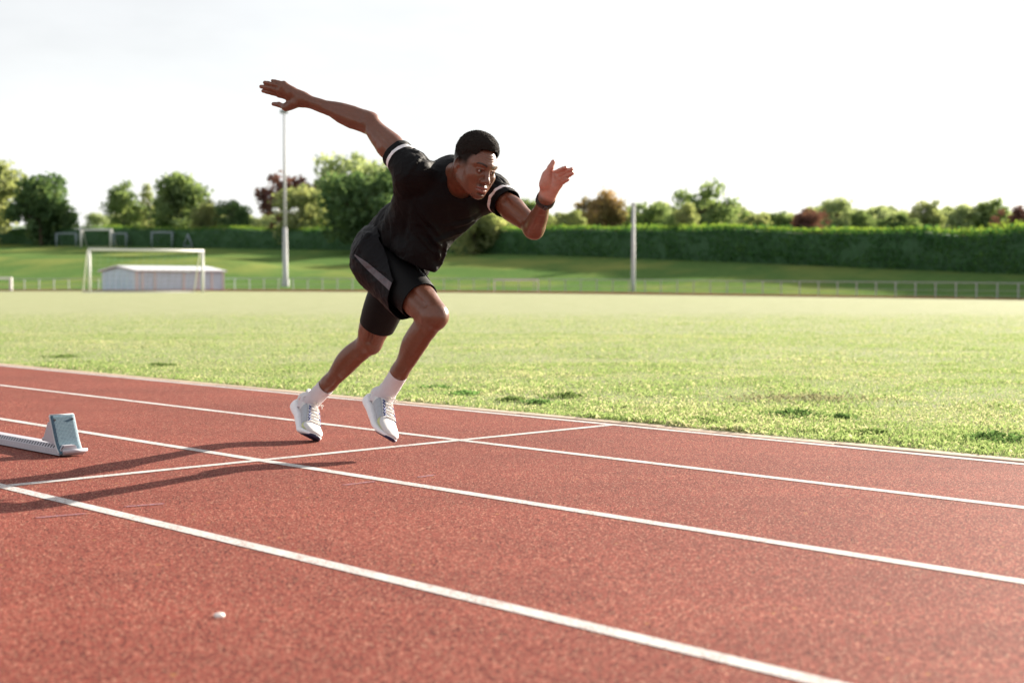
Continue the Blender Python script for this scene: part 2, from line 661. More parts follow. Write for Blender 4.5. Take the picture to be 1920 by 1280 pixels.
GREEN = np.array([.190, .270, .105]); LIME = np.array([.305, .380, .175]); STRAW = np.array([.49, .48, .32]); DARK = np.array([.085, .150, .055])
parts = []
for (y0, y1, dens, marg, hs, ws) in ((3.6, 8, 8000, .6, 1.0, 1.0), (8, 12.5, 3800, 1.3, 1.0, 1.25), (12.5, 20, 1300, 2.2, 1.0, 2.0), (20, 38, 380, 4, 1.0, 3.4)):
    Pt = scatter(y0, y1, dens, marg)
    Pt = Pt[rng.random(len(Pt)) > sstep(Pt[:, 1], 22, 37)]
    N = len(Pt)
    cl = vnoise(np.c_[Pt[:, :2] * 2.2, np.zeros(N)]) * .6 + vnoise(np.c_[Pt[:, :2] * 7.5, np.ones(N)]) * .4
    dr = vnoise(np.c_[Pt[:, :2] * 1.1 + 31, np.zeros(N)]) * .6 + vnoise(np.c_[Pt[:, :2] * 4 + 11, np.zeros(N)]) * .4
    near = np.exp(-(Pt @ NRM - 5.35) / .35)
    hgt = (.008 + .016 * rng.random(N) ** 1.4) * (.7 + .7 * sstep(cl, .35, .75)) * hs * (1 + .6 * near)
    wid = rng.uniform(.0022, .0042, N) * ws
    lean = np.clip(rng.normal(.55, .25, N), .05, .97)
    g = rng.random(N)[:, None]
    c = GREEN * (1 - g) + LIME * g
    st = (rng.random(N) < .14 + .30 * sstep(dr, .45, .75))[:, None]
    c = np.where(st, STRAW * rng.uniform(.7, 1.15, (N, 1)), c)
    lean = np.where(st[:, 0], np.clip(lean + .3, 0, .985), lean)
    parts.append(blades(Pt, hgt, wid, lean, c))
V = []; F = []; C = []; b = 0
for v, f, c in parts:
    V.append(v); F.append(f + b); C.append(c); b += len(v)
o = mesh_np('grass', np.concatenate(V), np.concatenate(F), M['grass'], colors=np.concatenate(C), smooth=False)
tag(o, 'sunlit short grass blades of the field beside the red track', 'grass', kind='stuff')

# small heaps of dark mown clippings lying on the field
heaps = [(1490, 781, .17, .045, DARK), (1575, 786, .06, .03, DARK), (1858, 826, .16, .05, DARK), (1500, 750, .42, .02, STRAW * .42), (1062, 746, .13, .05, GREEN * .7), (960, 752, .08, .03, GREEN * .7),
         (1640, 816, .09, .03, GREEN * .7), (1010, 757, .10, .02, DARK * 1.6), (820, 729, .09, .02, DARK * 1.6), (870, 740, .10, .02, DARK * 1.8),
         (120, 670, .14, .02, GREEN * .7), (300, 686, .12, .02, GREEN * .7), (1330, 792, .14, .02, GREEN * .8)]
parts = []
for (u, v, w, h, cc) in heaps:
    Y = FPX * CAM_H / (v - 533.2)
    p = at(u, v, Y); p[2] = 0
    N = int(330 * w / .2 * (1 if w < .3 else .7))
    off = rng.normal(0, 1, (N, 2)) * np.array([w * .55, w * .42])
    Pt = np.c_[p[0] + off[:, 0], p[1] + off[:, 1], np.zeros(N)]
    Pt = Pt[(Pt @ NRM) > 5.36]; N = len(Pt)
    fall = np.exp(-((Pt[:, 0] - p[0]) ** 2 / (w * .6) ** 2 + (Pt[:, 1] - p[1]) ** 2 / (w * .5) ** 2))
    Pt[:, 2] = rng.random(N) * h * .6 * fall
    parts.append(blades(Pt, rng.uniform(.015, .04, N), rng.uniform(.003, .006, N), rng.uniform(.5, .98, N), cc * rng.uniform(.6, 1.4, (N, 1))))
V = []; F = []; C = []; b = 0
for v, f, c in parts:
    V.append(v); F.append(f + b); C.append(c); b += len(v)
o = mesh_np('grass_clippings', np.concatenate(V), np.concatenate(F), M['grass'], colors=np.concatenate(C), smooth=False)
tag(o, 'dark clumps of mown grass clippings strewn over the field edge', 'grass', kind='stuff')

# ------------------------------------------------------------------ fence beyond the far track
fence = empty('rail_fence', fence_pt(960))
tag(fence, 'low grey steel rail fence along the far side of the field', 'fence')
Z = np.array([0, 0, 1.0])
# equal spacing along the polyline
fu = np.linspace(-60, 1990, 800)
fp = np.array([fence_pt(u) for u in fu])
arc = np.concatenate([[0], np.cumsum(np.linalg.norm(np.diff(fp, axis=0), axis=1))])
npost = 68
post_mesh = None
FH = 1.1
rail_pts = []
for sarc in np.linspace(0, arc[-1], npost):
    p = np.array([np.interp(sarc, arc, fp[:, k]) for k in range(3)])
    rail_pts.append(p + Z * FH)
    if post_mesh is None:
        mb = MB(); mb.box((0, 0, FH / 2 - .1), [np.array([1., 0, 0]), np.array([0, 1., 0]), Z], (.034, .034, FH / 2 + .08))
        o = mb.build('post', M['galv']); post_mesh = o.data
    else:
        o = bpy.data.objects.new('post', post_mesh); COL.objects.link(o)
    o.parent = fence; o.matrix_parent_inverse = Matrix.Translation(-fence.location)
    o.location = tuple(p)
mb = MB(); mb.tube(rail_pts, .030, 8); mb.build('top_rail', M['galv'], fence)
mb = MB(); mb.tube([p - Z * .55 for p in rail_pts], .014, 6); mb.build('middle_wire', M['galv'], fence)
mb = MB(); mb.tube([p - Z * .95 for p in rail_pts], .014, 6); mb.build('bottom_wire', M['galv'], fence)


def frame_barrier(name, label, u0, u1, v0, v1, Y, rad, mat, cat='barrier'):
    a = at(u0, v1, Y); b = at(u1, v1, Y); h = at(u0, v0, Y)[2] - a[2]
    r = empty(name, (a + b) / 2); tag(r, label, cat)
    for p in (a, b):
        m_ = MB(); m_.box(p + Z * (h / 2), [unit(b - a), np.cross(Z, unit(b - a)), Z], (rad, rad, h / 2)); m_.build('post', mat, r)
    m_ = MB(); m_.box((a + b) / 2 + Z * (h + rad), [unit(b - a), np.cross(Z, unit(b - a)), Z], (np.linalg.norm(b - a) / 2 + rad, rad * 1.05, rad)); m_.build('crossbar', mat, r)
    m_ = MB(); m_.box((a + b) / 2 + Z * rad * .6, [unit(b - a), np.cross(Z, unit(b - a)), Z], (np.linalg.norm(b - a) / 2 - rad, rad * .6, rad * .55)); m_.build('ground_bar', mat, r)
    return r


frame_barrier('barrier_frame', 'white barrier frame at the far left edge of the field', -30, 21, 523.5, 546.5, 116, .09, M['white_paint'])
frame_barrier('barrier_frame', 'pale barrier frame standing against the middle of the rail fence', 927, 1009, 526, 547.5, 118, .045, M['white_paint'])

# ------------------------------------------------------------------ football goals
def goal(name, label, p0, p1, height, rad, mat, depth, netmat=None, group=None):
    """two posts, a crossbar, rear stays and a net of thin cords"""
    p0 = np.asarray(p0, float); p1 = np.asarray(p1, float)
    r = empty(name, (p0 + p1) / 2); tag(r, label, 'goal', group)
    ax = unit(p1 - p0); back = unit(np.cross(Z, ax))
    if back[1] < 0: back = -back
    for p in (p0, p1):
        m_ = MB(); m_.tube([p, p + Z * height], rad, 10); m_.build('post', mat, r, True)
        m_ = MB(); m_.tube([p + Z * (height - rad), p + Z * (height - rad) + back * depth * .3, p + back * depth + Z * .05], rad * .5, 6); m_.build('rear_stay', mat, r, True)
    m_ = MB(); m_.tube([p0 + Z * height - ax * rad, p1 + Z * height + ax * rad], rad * 1.02, 10); m_.build('crossbar', mat, r, True)
    m_ = MB(); m_.tube([p0 + back * depth + Z * .05, p1 + back * depth + Z * .05], rad * .5, 6); m_.build('ground_bar', mat, r, True)
    if netmat:
        m_ = MB()
        W = np.linalg.norm(p1 - p0)
        nx = int(W / .45)
        for i in range(nx + 1):
            q = p0 + ax * W * i / nx
            m_.tube([q + Z * (height - rad), q + Z * (height - rad) + back * depth * .3, q + back * depth + Z * .05], .006, 3, False)
        for t in np.linspace(0, 1, 9):
            a = lerp(p0 + Z * height + back * depth * .3, p0 + back * depth + Z * .1, t); m_.tube([a, a + ax * W], .006, 3, False)
        for p in (p0, p1):
            for t in np.linspace(.1, .9, 7):
                m_.tube([p + Z * height * t, p + Z * height * t + back * lerp(depth, depth * .3, t)], .006, 3, False)
        m_.build('net', netmat, r)
    return r


g0 = at(168.5, 549, 92.0); g1 = at(380.5, 549, 95.5)
goal('football_goal', 'large white football goal at the left end of the field', g0, g1, at(168, 467.5, 92.0)[2] - g0[2], .085, M['white_paint'], 2.2, M['net'])


def plateau_goal(label, u0, u1, vt, vb, rad, mat, netmat=None, depth=1.6):
    a = bank_pt(u0, vb); b = bank_pt(u1, vb)
    goal('training_goal', label, a, b, at(u0, vt, a[1])[2] - a[2], rad, mat, depth, netmat)


plateau_goal('white goal on the bank above the large white goal', 152.5, 208, 431, 463, .20, M['white_paint'])
plateau_goal('grey portable goal left of the white goal on the bank', 106, 143, 438, 462, .16, M['goal_grey'], M['net'])
plateau_goal('grey portable goal just right of the white goal on the bank', 214, 237, 438, 463, .16, M['goal_grey'], M['net'])
plateau_goal('widest grey portable goal before the hedge on the bank', 285, 323, 436, 464, .16, M['goal_grey'], M['net'], 2.4)
a = bank_pt(344, 464); b = bank_pt(362, 464)
r = empty('folded_goal_frame', (a + b) / 2); tag(r, 'narrow grey goal frame turned edge on before the hedge', 'goal')
top = (a + b) / 2; top[2] += (464 - 439) * a[1] / FPX
for p, nm in ((a, 'post'), (b, 'rear_stay')):
    m_ = MB(); m_.tube([p, top], .16, 8); m_.build(nm, M['goal_grey'], r, True)
m_ = MB(); m_.tube([a + Z * .2, b + Z * .2], .1, 8); m_.build('ground_bar', M['goal_grey'], r, True)

# ------------------------------------------------------------------ equipment shed
def shed():
    Y = 122.0
    base = 547.0
    c0 = at(191.5, base, Y + 3.0); c1 = at(256, base, Y); c2 = at(418, base, Y + 6.0)
    zb = c1[2] - .15
    for c in (c0, c1, c2): c[2] = zb
    ex = unit(c1 - c0); ey = c2 - c1; ly = np.linalg.norm(ey); ey = ey / ly
    lx = np.linalg.norm(c1 - c0)
    hw = at(256, 510, Y)[2] - zb; hr = at(228, 501.5, Y + 1.5)[2] - zb
    r = empty('equipment_shed', (c0 + c2) / 2); tag(r, 'long pale grey shed with a low gable behind the large goal', 'shed')
    cc3 = c0 + ey * ly
    m_ = MB()
    m_.add([c0, c1, c1 + Z * hw, (c0 + c1) / 2 + Z * hr, c0 + Z * hw], [(0, 1, 2, 3, 4)])
    m_.add([cc3, c2, c2 + Z * hw, (cc3 + c2) / 2 + Z * hr, cc3 + Z * hw], [(4, 3, 2, 1, 0)])
    m_.add([c1, c2, c2 + Z * hw, c1 + Z * hw], [(0, 1, 2, 3)])
    m_.add([c0, cc3, cc3 + Z * hw, c0 + Z * hw], [(3, 2, 1, 0)])
    m_.build('wall', M['shed_wall'], r)
    m_ = MB()
    ov = .25
    ra = (c0 + c1) / 2 + Z * (hr + .06) - ey * ov; rb = (cc3 + c2) / 2 + Z * (hr + .06) + ey * ov
    ea = c1 + Z * (hw + .04) - ey * ov + ex * ov; eb = c2 + Z * (hw + .04) + ey * ov + ex * ov
    fa = c0 + Z * (hw + .04) - ey * ov - ex * ov; fb = cc3 + Z * (hw + .04) + ey * ov - ex * ov
    t = Z * .14
    m_.add([ra, rb, eb, ea, ra + t, rb + t, eb + t, ea + t], [(4, 7, 6, 5), (0, 1, 2, 3), (3, 2, 6, 7), (0, 3, 7, 4), (1, 5, 6, 2)])
    m_.add([ra, rb, fb, fa, ra + t, rb + t, fb + t, fa + t], [(4, 5, 6, 7), (0, 3, 2, 1), (3, 7, 6, 2), (0, 4, 7, 3), (1, 2, 6, 5)])
    m_.build('roof', M['shed_roof'], r)
    nrm = unit(np.cross(ey, Z))
    if nrm[1] > 0: nrm = -nrm
    n = 30
    for i in range(n):                                   # ribbed panels along the long side
        q = c1 + ey * (ly * (i + .5) / n) + Z * (hw * .5) + nrm * .02
        m_ = MB(); m_.box(q, [ey, nrm, Z], (ly / n * .36, .035, hw * .47)); m_.build('panel', M['shed_wall'], r)
    for f in (.0, .06, .20, .53, .70, .86, .995):
        q = c1 + ey * (ly * f) + Z * (hw * .5) + nrm * .05
        m_ = MB(); m_.box(q, [ey, nrm, Z], (.13, .07, hw * .49)); m_.build('column', M['shed_trim'], r)
    nx = unit(-ey)
    for i in range(6):
        q = lerp(c0, c1, (i + .5) / 6) + Z * (hw * .5) - ey * .02
        m_ = MB(); m_.box(q, [ex, ey, Z], (lx / 6 * .42, .03, hw * .47)); m_.build('end_panel', M['shed_wall'], r)


shed()

# ------------------------------------------------------------------ lighting columns
def base_drop(p):
    q = p.copy(); q[2] -= .6; return q


p = at(535, 543, 138.0)
sc = 138.0 / FPX
lp = empty('floodlight_column', p); tag(lp, 'tall slim floodlight column with side lamps behind the runner', 'floodlight')
m_ = MB(); m_.tube([base_drop(p), p + Z * 1.0, p + Z * 6.0], [.30, .27, .22], 14); m_.build('lower_shaft', M['pole'], lp, True)
top_h = (543 - 214) * sc
m_ = MB(); m_.tube([p + Z * 5.9, p + Z * 10, p + Z * top_h], [.16, .14, .10], 12); m_.build('upper_shaft', M['pole'], lp, True)
m_ = MB(); m_.box(p + Z * .5, [np.array([1., 0, 0]), np.array([0, 1., 0]), Z], (.33, .33, .5)); m_.build('base_box', M['pole'], lp, bevel=.05)
X = np.array([1.0, 0, 0])
hm_ = (543 - 396) * sc
m_ = MB(); m_.tube([p + Z * (hm_ - .25) - X * 1.0, p + Z * hm_, p + Z * (hm_ - .25) + X * 1.0], .05, 8); m_.build('cross_arm', M['pole'], lp, True)
for s in (-1, 1):
    m_ = MB(); m_.tube([p + Z * hm_ + X * s * .55, p + Z * (hm_ + .10) + X * s * .75, p + Z * (hm_ + .12) + X * s * 1.1, p + Z * (hm_ - .02) + X * s * 1.25], [.08, .20, .20, .06], 10); m_.build('side_lamp', M['lamp'], lp, True)
m_ = MB(); m_.box(p + Z * top_h, [X, np.array([0, 1., 0]), Z], (.42, .09, .06)); m_.build('head_frame', M['pole'], lp)
for s in (-1, 0, 1):
    m_ = MB(); m_.box(p + Z * (top_h + .16) + X * s * .27, [X, unit(np.array([0, 1., -.35])), unit(np.array([0, .35, 1.]))], (.115, .16, .13)); m_.build('flood_lamp', M['goal_grey'], lp, bevel=.03)

p = at(1187, 549, 119.0); sc = 119.0 / FPX
lp = empty('lighting_column', p); tag(lp, 'plain grey column standing behind the fence right of the runner', 'column')
th = (549 - 383) * sc
m_ = MB(); m_.tube([base_drop(p), p + Z * 1.2, p + Z * th], [.19, .175, .14], 14); m_.build('shaft', M['pole'], lp, True)
m_ = MB(); m_.tube([p + Z * (th - .02), p + Z * (th + .08)], [.20, .19], 12); m_.build('cap', M['galv'], lp, True)
m_ = MB(); m_.box(p + Z * 1.0 - np.array([0, .21, 0]), [X, np.array([0, 1., 0]), Z], (.10, .03, .35)); m_.build('access_door', M['galv'], lp)

# ------------------------------------------------------------------ hedge and trees
def leaf_cards(P, size, asp=.7):
    """one quad leaf clump of random orientation per row of P"""
    N = len(P)
    a = rng.normal(0, 1, (N, 3)); a /= np.linalg.norm(a, axis=1)[:, None]
    b = rng.normal(0, 1, (N, 3)); b -= a * (a * b).sum(1)[:, None]; b /= np.linalg.norm(b, axis=1)[:, None]
    s = (size * rng.uniform(.55, 1.35, N))[:, None]
    V = np.stack([P - a * s, P - b * s * asp, P + a * s, P + b * s * asp], 1).reshape(-1, 3)
    F = np.arange(N * 4).reshape(N, 4)
    return V, F


M['hedge'] = leafmat('hedge_leaves', [(.044, .120, .046), (.068, .165, .056), (.110, .220, .068)], .4, .5)
M['shoots'] = leafmat('shoots_sunlit_lime', [(.14, .24, .05), (.20, .31, .065), (.27, .36, .09)], .6, .5)  # lighter lime than the hedge leaves: backlit sun painted into the colour
M['hedge_core'] = simple('hedge_core', (.038, .095, .040), .9, var=.3, scale=2)


def make_hedge():
    r = empty('hedge', hedge_pt(960)); tag(r, 'long tall clipped green hedge along the top of the bank', 'hedge')
    uu = np.linspace(-1500, 3400, 300)
    H = 3.55
    base = np.array([hedge_pt(u) for u in uu])
    al = np.gradient(base, axis=0); al[:, 2] = 0; al /= np.linalg.norm(al, axis=1)[:, None]
    bk = np.stack([-al[:, 1], al[:, 0], np.zeros(len(al))], 1)
    bk *= np.sign(bk[:, 1])[:, None]
    D = 2.2
    wob = (vnoise(np.c_[np.arange(300) * .23, np.zeros(300), np.zeros(300)]) - .5) * .5
    P = np.stack([base + bk * .25 - Z * .4, base + bk * .1 + Z * (H * .5), base + bk * .25 + Z * (H + wob - .25)[:, None], base + bk * (D - .2) + Z * (H + wob - .25)[:, None], base + bk * D - Z * .4], 1)
    o = grid_mesh('core', P, M['hedge_core'], None); o.parent = r; o.matrix_parent_inverse = Matrix.Translation(-r.location)
    seg = np.linalg.norm(np.diff(base, axis=0), axis=1); arc_ = np.concatenate([[0], np.cumsum(seg)])
    L = arc_[-1]
    n = 78000
    s = rng.uniform(0, L, n)
    # more clumps where the hedge comes near
    keep = rng.random(n) < np.clip(130 / np.interp(s, arc_, base[:, 1]), 0, 1)
    s = s[keep]; n = len(s)
    B = np.stack([np.interp(s, arc_, base[:, k]) for k in range(3)], 1)
    K = np.stack([np.interp(s, arc_, bk[:, k]) for k in range(3)], 1)
    wv = np.interp(s, arc_, wob)
    top = rng.random(n) < .34
    t = rng.random(n)
    lump = (vnoise(np.c_[s * .45, t * 3, np.zeros(n)]) - .5) * .5
    front = B + K * (lump + rng.uniform(-.06, .16, n))[:, None] + Z * (t * (H + wv))[:, None]
    spk = rng.random(n) ** 3 * .55 * vnoise(np.c_[s * 1.4, np.zeros(n), np.zeros(n)])
    topp = B + K * (rng.uniform(-.1, D, n))[:, None] + Z * (H + wv + spk + rng.uniform(-.15, .1, n))[:, None]
    Pt = np.where(top[:, None], topp, front)
    V, F = leaf_cards(Pt, np.full(n, .15))
    mesh_np('foliage', V, F, M['hedge'], r, smooth=False)
    # shoots along the top, their lime colour painting in the sunlit edge
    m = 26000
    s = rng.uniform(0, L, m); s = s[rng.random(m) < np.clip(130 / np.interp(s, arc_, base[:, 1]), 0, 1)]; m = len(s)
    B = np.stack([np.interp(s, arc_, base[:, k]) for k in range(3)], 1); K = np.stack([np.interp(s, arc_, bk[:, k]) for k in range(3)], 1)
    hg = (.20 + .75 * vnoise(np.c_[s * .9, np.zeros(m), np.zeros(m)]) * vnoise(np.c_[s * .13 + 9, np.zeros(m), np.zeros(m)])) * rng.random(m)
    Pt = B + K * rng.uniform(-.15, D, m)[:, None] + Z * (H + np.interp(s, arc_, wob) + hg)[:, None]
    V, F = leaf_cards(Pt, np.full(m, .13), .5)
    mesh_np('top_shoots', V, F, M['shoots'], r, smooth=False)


make_hedge()

TREE_MATS = {  # leaf colours greyed and lightened, distance haze painted into them
    'belt': leafmat('leaves_far_belt', [(0.134, 0.189, 0.117), (0.257, 0.314, 0.194), (0.404, 0.445, 0.296)], .55, .12),
    'dark': leafmat('leaves_dark_green', [(0.066, 0.117, 0.062), (0.113, 0.189, 0.094), (0.201, 0.281, 0.144)], .5, .35),
    'mid': leafmat('leaves_mid_green', [(0.111, 0.171, 0.085), (0.200, 0.281, 0.140), (0.310, 0.390, 0.200)], .55, .35),
    'olive': leafmat('leaves_olive', [(0.182, 0.228, 0.122), (0.304, 0.355, 0.193), (0.468, 0.497, 0.287)], .55, .35),
    'pale': leafmat('leaves_pale_green', [(0.222, 0.285, 0.185), (0.349, 0.425, 0.272), (0.509, 0.580, 0.394)], .55, .35),
    'copper': leafmat('leaves_copper', [(0.107, 0.056, 0.061), (0.181, 0.093, 0.093), (0.293, 0.155, 0.144)], .35, .35),
    'rust': leafmat('leaves_rust', [(0.173, 0.163, 0.093), (0.277, 0.216, 0.127), (0.434, 0.298, 0.183)], .5, .3),
}


def make_tree(label, u0, u1, vt, vb, Y, kind, open_=.3, seed=0, cat='tree', zoff=0.0, group='trees behind the hedge', ragged=1.0, nleaf=None, name='broadleaf_tree', drop=0.0, deep=False):
    """crown between pixels u0..u1, vt..vb at distance Y, on a trunk that reaches the ground"""
    g = np.random.default_rng(100 + seed)
    c = at((u0 + u1) / 2, (vt + vb) / 2, Y)
    w = (u1 - u0) * Y / FPX * 1.14; h = (vb - vt) * Y / FPX * 1.14
    gz = c[2] - h / 2 - drop - max(.8, h * .18)
    foot = np.array([c[0], c[1], gz])
    r = empty(name, foot); tag(r, label, cat, group)
    # limbs
    m_ = MB()
    tr = max(.12, h * .035)
    m_.tube([foot - Z * .5, foot + Z * (h * .2), c - Z * h * .12 + g.normal(0, .02, 3) * w, c + Z * h * .18], [tr, tr * .85, tr * .6, tr * .2], 8)
    blobs = []
    nb = int((22 + 14 * ragged) * (1.25 if deep else 1))
    n_mul = 1.25 if deep else 1.0
    for i in range(nb):
        for _ in range(40):
            q = g.uniform(-1, 1, 3)
            q[2] = g.uniform(-1.25 if deep else -1, 1)
            rr = math.sqrt(q[0] ** 2 + q[1] ** 2 + (max(q[2], 0) if deep else q[2]) ** 2)
            if rr < 1 and rr > .35 - .2 * g.random(): break
        prof = 1.0
        out_ = g.random() < .22 * ragged
        pos = c + q * np.array([w * .40 * prof, w * .36 * prof, h * .40]) * (1.22 if out_ else 1.0)
        br = min(w, h) * g.uniform(.12, .25) * (1 - .3 * open_) * (.55 if out_ else 1.0)
        blobs.append((pos, br))
        if i % 3 == 0:
            m_.tube([c - Z * h * g.uniform(.05, .25), lerp(c - Z * h * .1, pos, .5) + g.normal(0, .02, 3) * w, pos], [tr * .4, tr * .25, tr * .08], 5)
    m_.build('trunk', M['bark'], r, True)
    size = max(.10, min(w, h) * .030) * (1.15 if nleaf is None else 1)
    n = nleaf or int(np.clip(2200 + 5 * (u1 - u0) * (vb - vt) ** .7, 2500, 7000))
    Pt = []
    wts = np.array([b[1] ** 2 for b in blobs]); wts /= wts.sum()
    cnt = g.multinomial(n, wts)
    for (pos, br), k in zip(blobs, cnt):
        q = g.normal(0, 1, (k, 3)); q /= np.linalg.norm(q, axis=1)[:, None]
        rad = br * (g.random(k) ** .4) * (1 + .35 * ragged * (g.random(k) ** 4))
        Pt.append(pos + q * rad[:, None] * np.array([1.15, 1.1, .9]))
    Pt = np.concatenate(Pt)
    # gaps in the crown
    gap = vnoise(Pt / max(min(w, h) * .16, .2) + seed * 7.3)
    Pt = Pt[gap > open_ * .62]
    V, F = leaf_cards(Pt, np.full(len(Pt), size))
    mesh_np('crown', V, F, TREE_MATS[kind], r, smooth=False)
    return r


def hy(u, extra):
    return hedge_pt(u)[1] + extra


T = [
    ('tall pale feathery tree cut off by the left edge', -60, 40, 305, 448, hy(0, -6), 'olive', .35, 1.2),
    ('big round dark green tree left of the white goal on the bank', 20, 134, 335, 445, hy(70, -4), 'dark', .12, .8),
    ('small hazy tree in the gap right of the round dark tree', 160, 202, 398, 432, hy(180, 60), 'pale', .4, 1.2),
    ('grey green conical tree left of the narrow poplar', 202, 268, 350, 428, hy(230, 18), 'mid', .25, 1.1),
    ('narrow upright tree between two broader crowns', 264, 294, 337, 428, hy(280, 22), 'olive', .25, .8),
    ('broad olive green tree above the widest portable goal', 288, 384, 333, 428, hy(340, 14), 'mid', .18, 1.0),
    ('yellowish bushy tree behind the hedge beside the broad olive tree', 360, 408, 372, 428, hy(385, 10), 'olive', .2, .9),
    ('dense dark dome shaped yew left of the floodlight column', 404, 470, 375, 424, hy(437, 12), 'dark', .0, .35),
    ('dark copper beech behind the floodlight column', 482, 604, 332, 420, hy(540, 40), 'copper', .3, 1.2),
    ('tall airy pale tree left of the raised sleeve', 594, 742, 288, 405, hy(670, 55), 'pale', .5, 1.3),
    ('yellow green tree right of the floodlight column', 515, 628, 345, 446, hy(570, 8), 'olive', .28, 1.1),
    ('large dark green tree reaching down to the bank behind the runner', 600, 775, 318, 462, hy(690, -5), 'dark', .12, .9),
    ('light green bush behind the chest of the runner', 815, 960, 385, 470, hy(880, -4), 'olive', .2, 1.0),
    ('small dark tree showing behind the elbow of the forward arm', 968, 1014, 376, 420, hy(990, 50), 'mid', .3, 1.0),
    ('low olive bush right of the forward forearm', 1028, 1102, 397, 432, hy(1065, 10), 'olive', .25, 1.0),
    ('rounded tree with rusty right half left of the plain column', 1080, 1170, 362, 428, hy(1125, 40), 'rust', .2, 1.0),
    ('sparse airy tree directly behind the plain column', 1172, 1250, 380, 428, hy(1210, 55), 'mid', .5, 1.3),
    ('widest loose crowned tree right of the plain column', 1242, 1390, 343, 428, hy(1310, 45), 'mid', .38, 1.3),
    ('small pointed conifer before the widest loose tree', 1266, 1310, 388, 436, hy(1290, 6), 'olive', .1, .7),
    ('small dark tree left of the copper tree on the right', 1440, 1488, 398, 426, hy(1465, 60), 'mid', .25, 1.0),
    ('purple copper tree right of the plain column', 1482, 1556, 389, 430, hy(1520, 40), 'copper', .15, .8),
    ('pale tree rising just behind the purple copper tree', 1536, 1604, 372, 426, hy(1570, 75), 'pale', .35, 1.2),
    ('low grey green tree between the pale tree and the rounded olive tree', 1598, 1640, 394, 430, hy(1620, 70), 'mid', .35, 1.1),
    ('thin greyish tree left of the rounded olive tree', 1630, 1700, 388, 430, hy(1665, 80), 'pale', .45, 1.3),
    ('rounded olive tree near the right end of the hedge', 1702, 1764, 374, 432, hy(1733, 60), 'olive', .2, .9),
    ('pale open tree right of the rounded olive tree', 1764, 1832, 381, 432, hy(1800, 85), 'pale', .4, 1.2),
    ('tall thin tree beside the copper tree at the right edge', 1828, 1886, 372, 432, hy(1857, 90), 'mid', .45, 1.3),
    ('copper tree cut off by the right edge', 1856, 1960, 390, 436, hy(1900, 55), 'copper', .2, .9),
    ('low yellow green shrub row end right of the widest loose tree', 1386, 1448, 404, 432, hy(1415, 20), 'olive', .3, 1.1),
    ('low dark bush under the pale open tree', 1640, 1730, 404, 434, hy(1690, 30), 'mid', .25, 1.0),
]
for i, (lab, u0, u1, vt, vb, Y, kd, op, rg) in enumerate(T):
    make_tree(lab, u0, u1, vt, vb, Y, kd, op, i, ragged=rg, drop=2.0 if Y > hy((u0 + u1) / 2, 5) else 0, deep=Y > hy((u0 + u1) / 2, 5))


def woodland():
    """the low mass of bushes and far trees that fills the gaps behind the hedge"""
    n = 44000
    u = np.concatenate([rng.uniform(960, 1990, n // 2), rng.uniform(195, 640, n // 4), rng.uniform(820, 1200, n // 4)])
    n = len(u)
    top = 388 + 26 * vnoise(np.c_[u * .021, np.zeros(n), np.zeros(n)]) - 12 * vnoise(np.c_[u * .06, np.ones(n), np.zeros(n)]) + 4 * vnoise(np.c_[u * .2, np.ones(n), np.zeros(n)])
    v = top + (452 - top) * rng.random(n) ** 1.3
    Yd = np.interp(u, FU, [f[2] for f in HEDGE]) + 105 + 30 * rng.random(n)
    P_ = np.array([at(a, b, c) for a, b, c in zip(u, v, Yd)])
    V, F = leaf_cards(P_, np.full(n, .55))
    o = mesh_np('far_woodland', V, F, TREE_MATS['belt'], smooth=False)
    tag(o, 'low mass of far bushes filling the gaps behind the hedge', 'woodland', kind='stuff')


woodland()




# ------------------------------------------------------------------ starting block
M['block_alu'] = simple('block_aluminium', (.46, .45, .50), .5, .0, .06, 12)
M['block_white'] = simple('block_white_paint', (.52, .52, .54), .5, 0, .05, 12)
M['slot'] = simple('slot_shadow', (.06, .06, .07), .8)


def mat_pedal():
    m, nt, bs = newmat('pedal_rubber')
    v = coords(nt, kind='UV')
    br = nd(nt, 'ShaderNodeTexBrick', Scale=1.0)
    br.offset = 0.0
    br.inputs['Brick Width'].default_value = 1.0
    br.inputs['Row Height'].default_value = 1.0
    br.inputs['Mortar Size'].default_value = .17
    nt.links.new(v, br.inputs['Vector'])
    dust = tex_noise(nt, coords(nt), 28, 5, .7)
    c = mixc(nt, ramp(nt, dust, [(.35, (0, 0, 0)), (.75, (.65, .65, .65))]), (.010, .052, .105), (.07, .16, .21))
    c = mixc(nt, br.outputs['Fac'], c, (.11, .20, .26))
    nt.links.new(c, bs.inputs['Base Color'])
    bs.inputs['Roughness'].default_value = .7
    bump(nt, bs, br.outputs['Fac'], .002, 1.0)
    return m


M['pedal'] = mat_pedal()


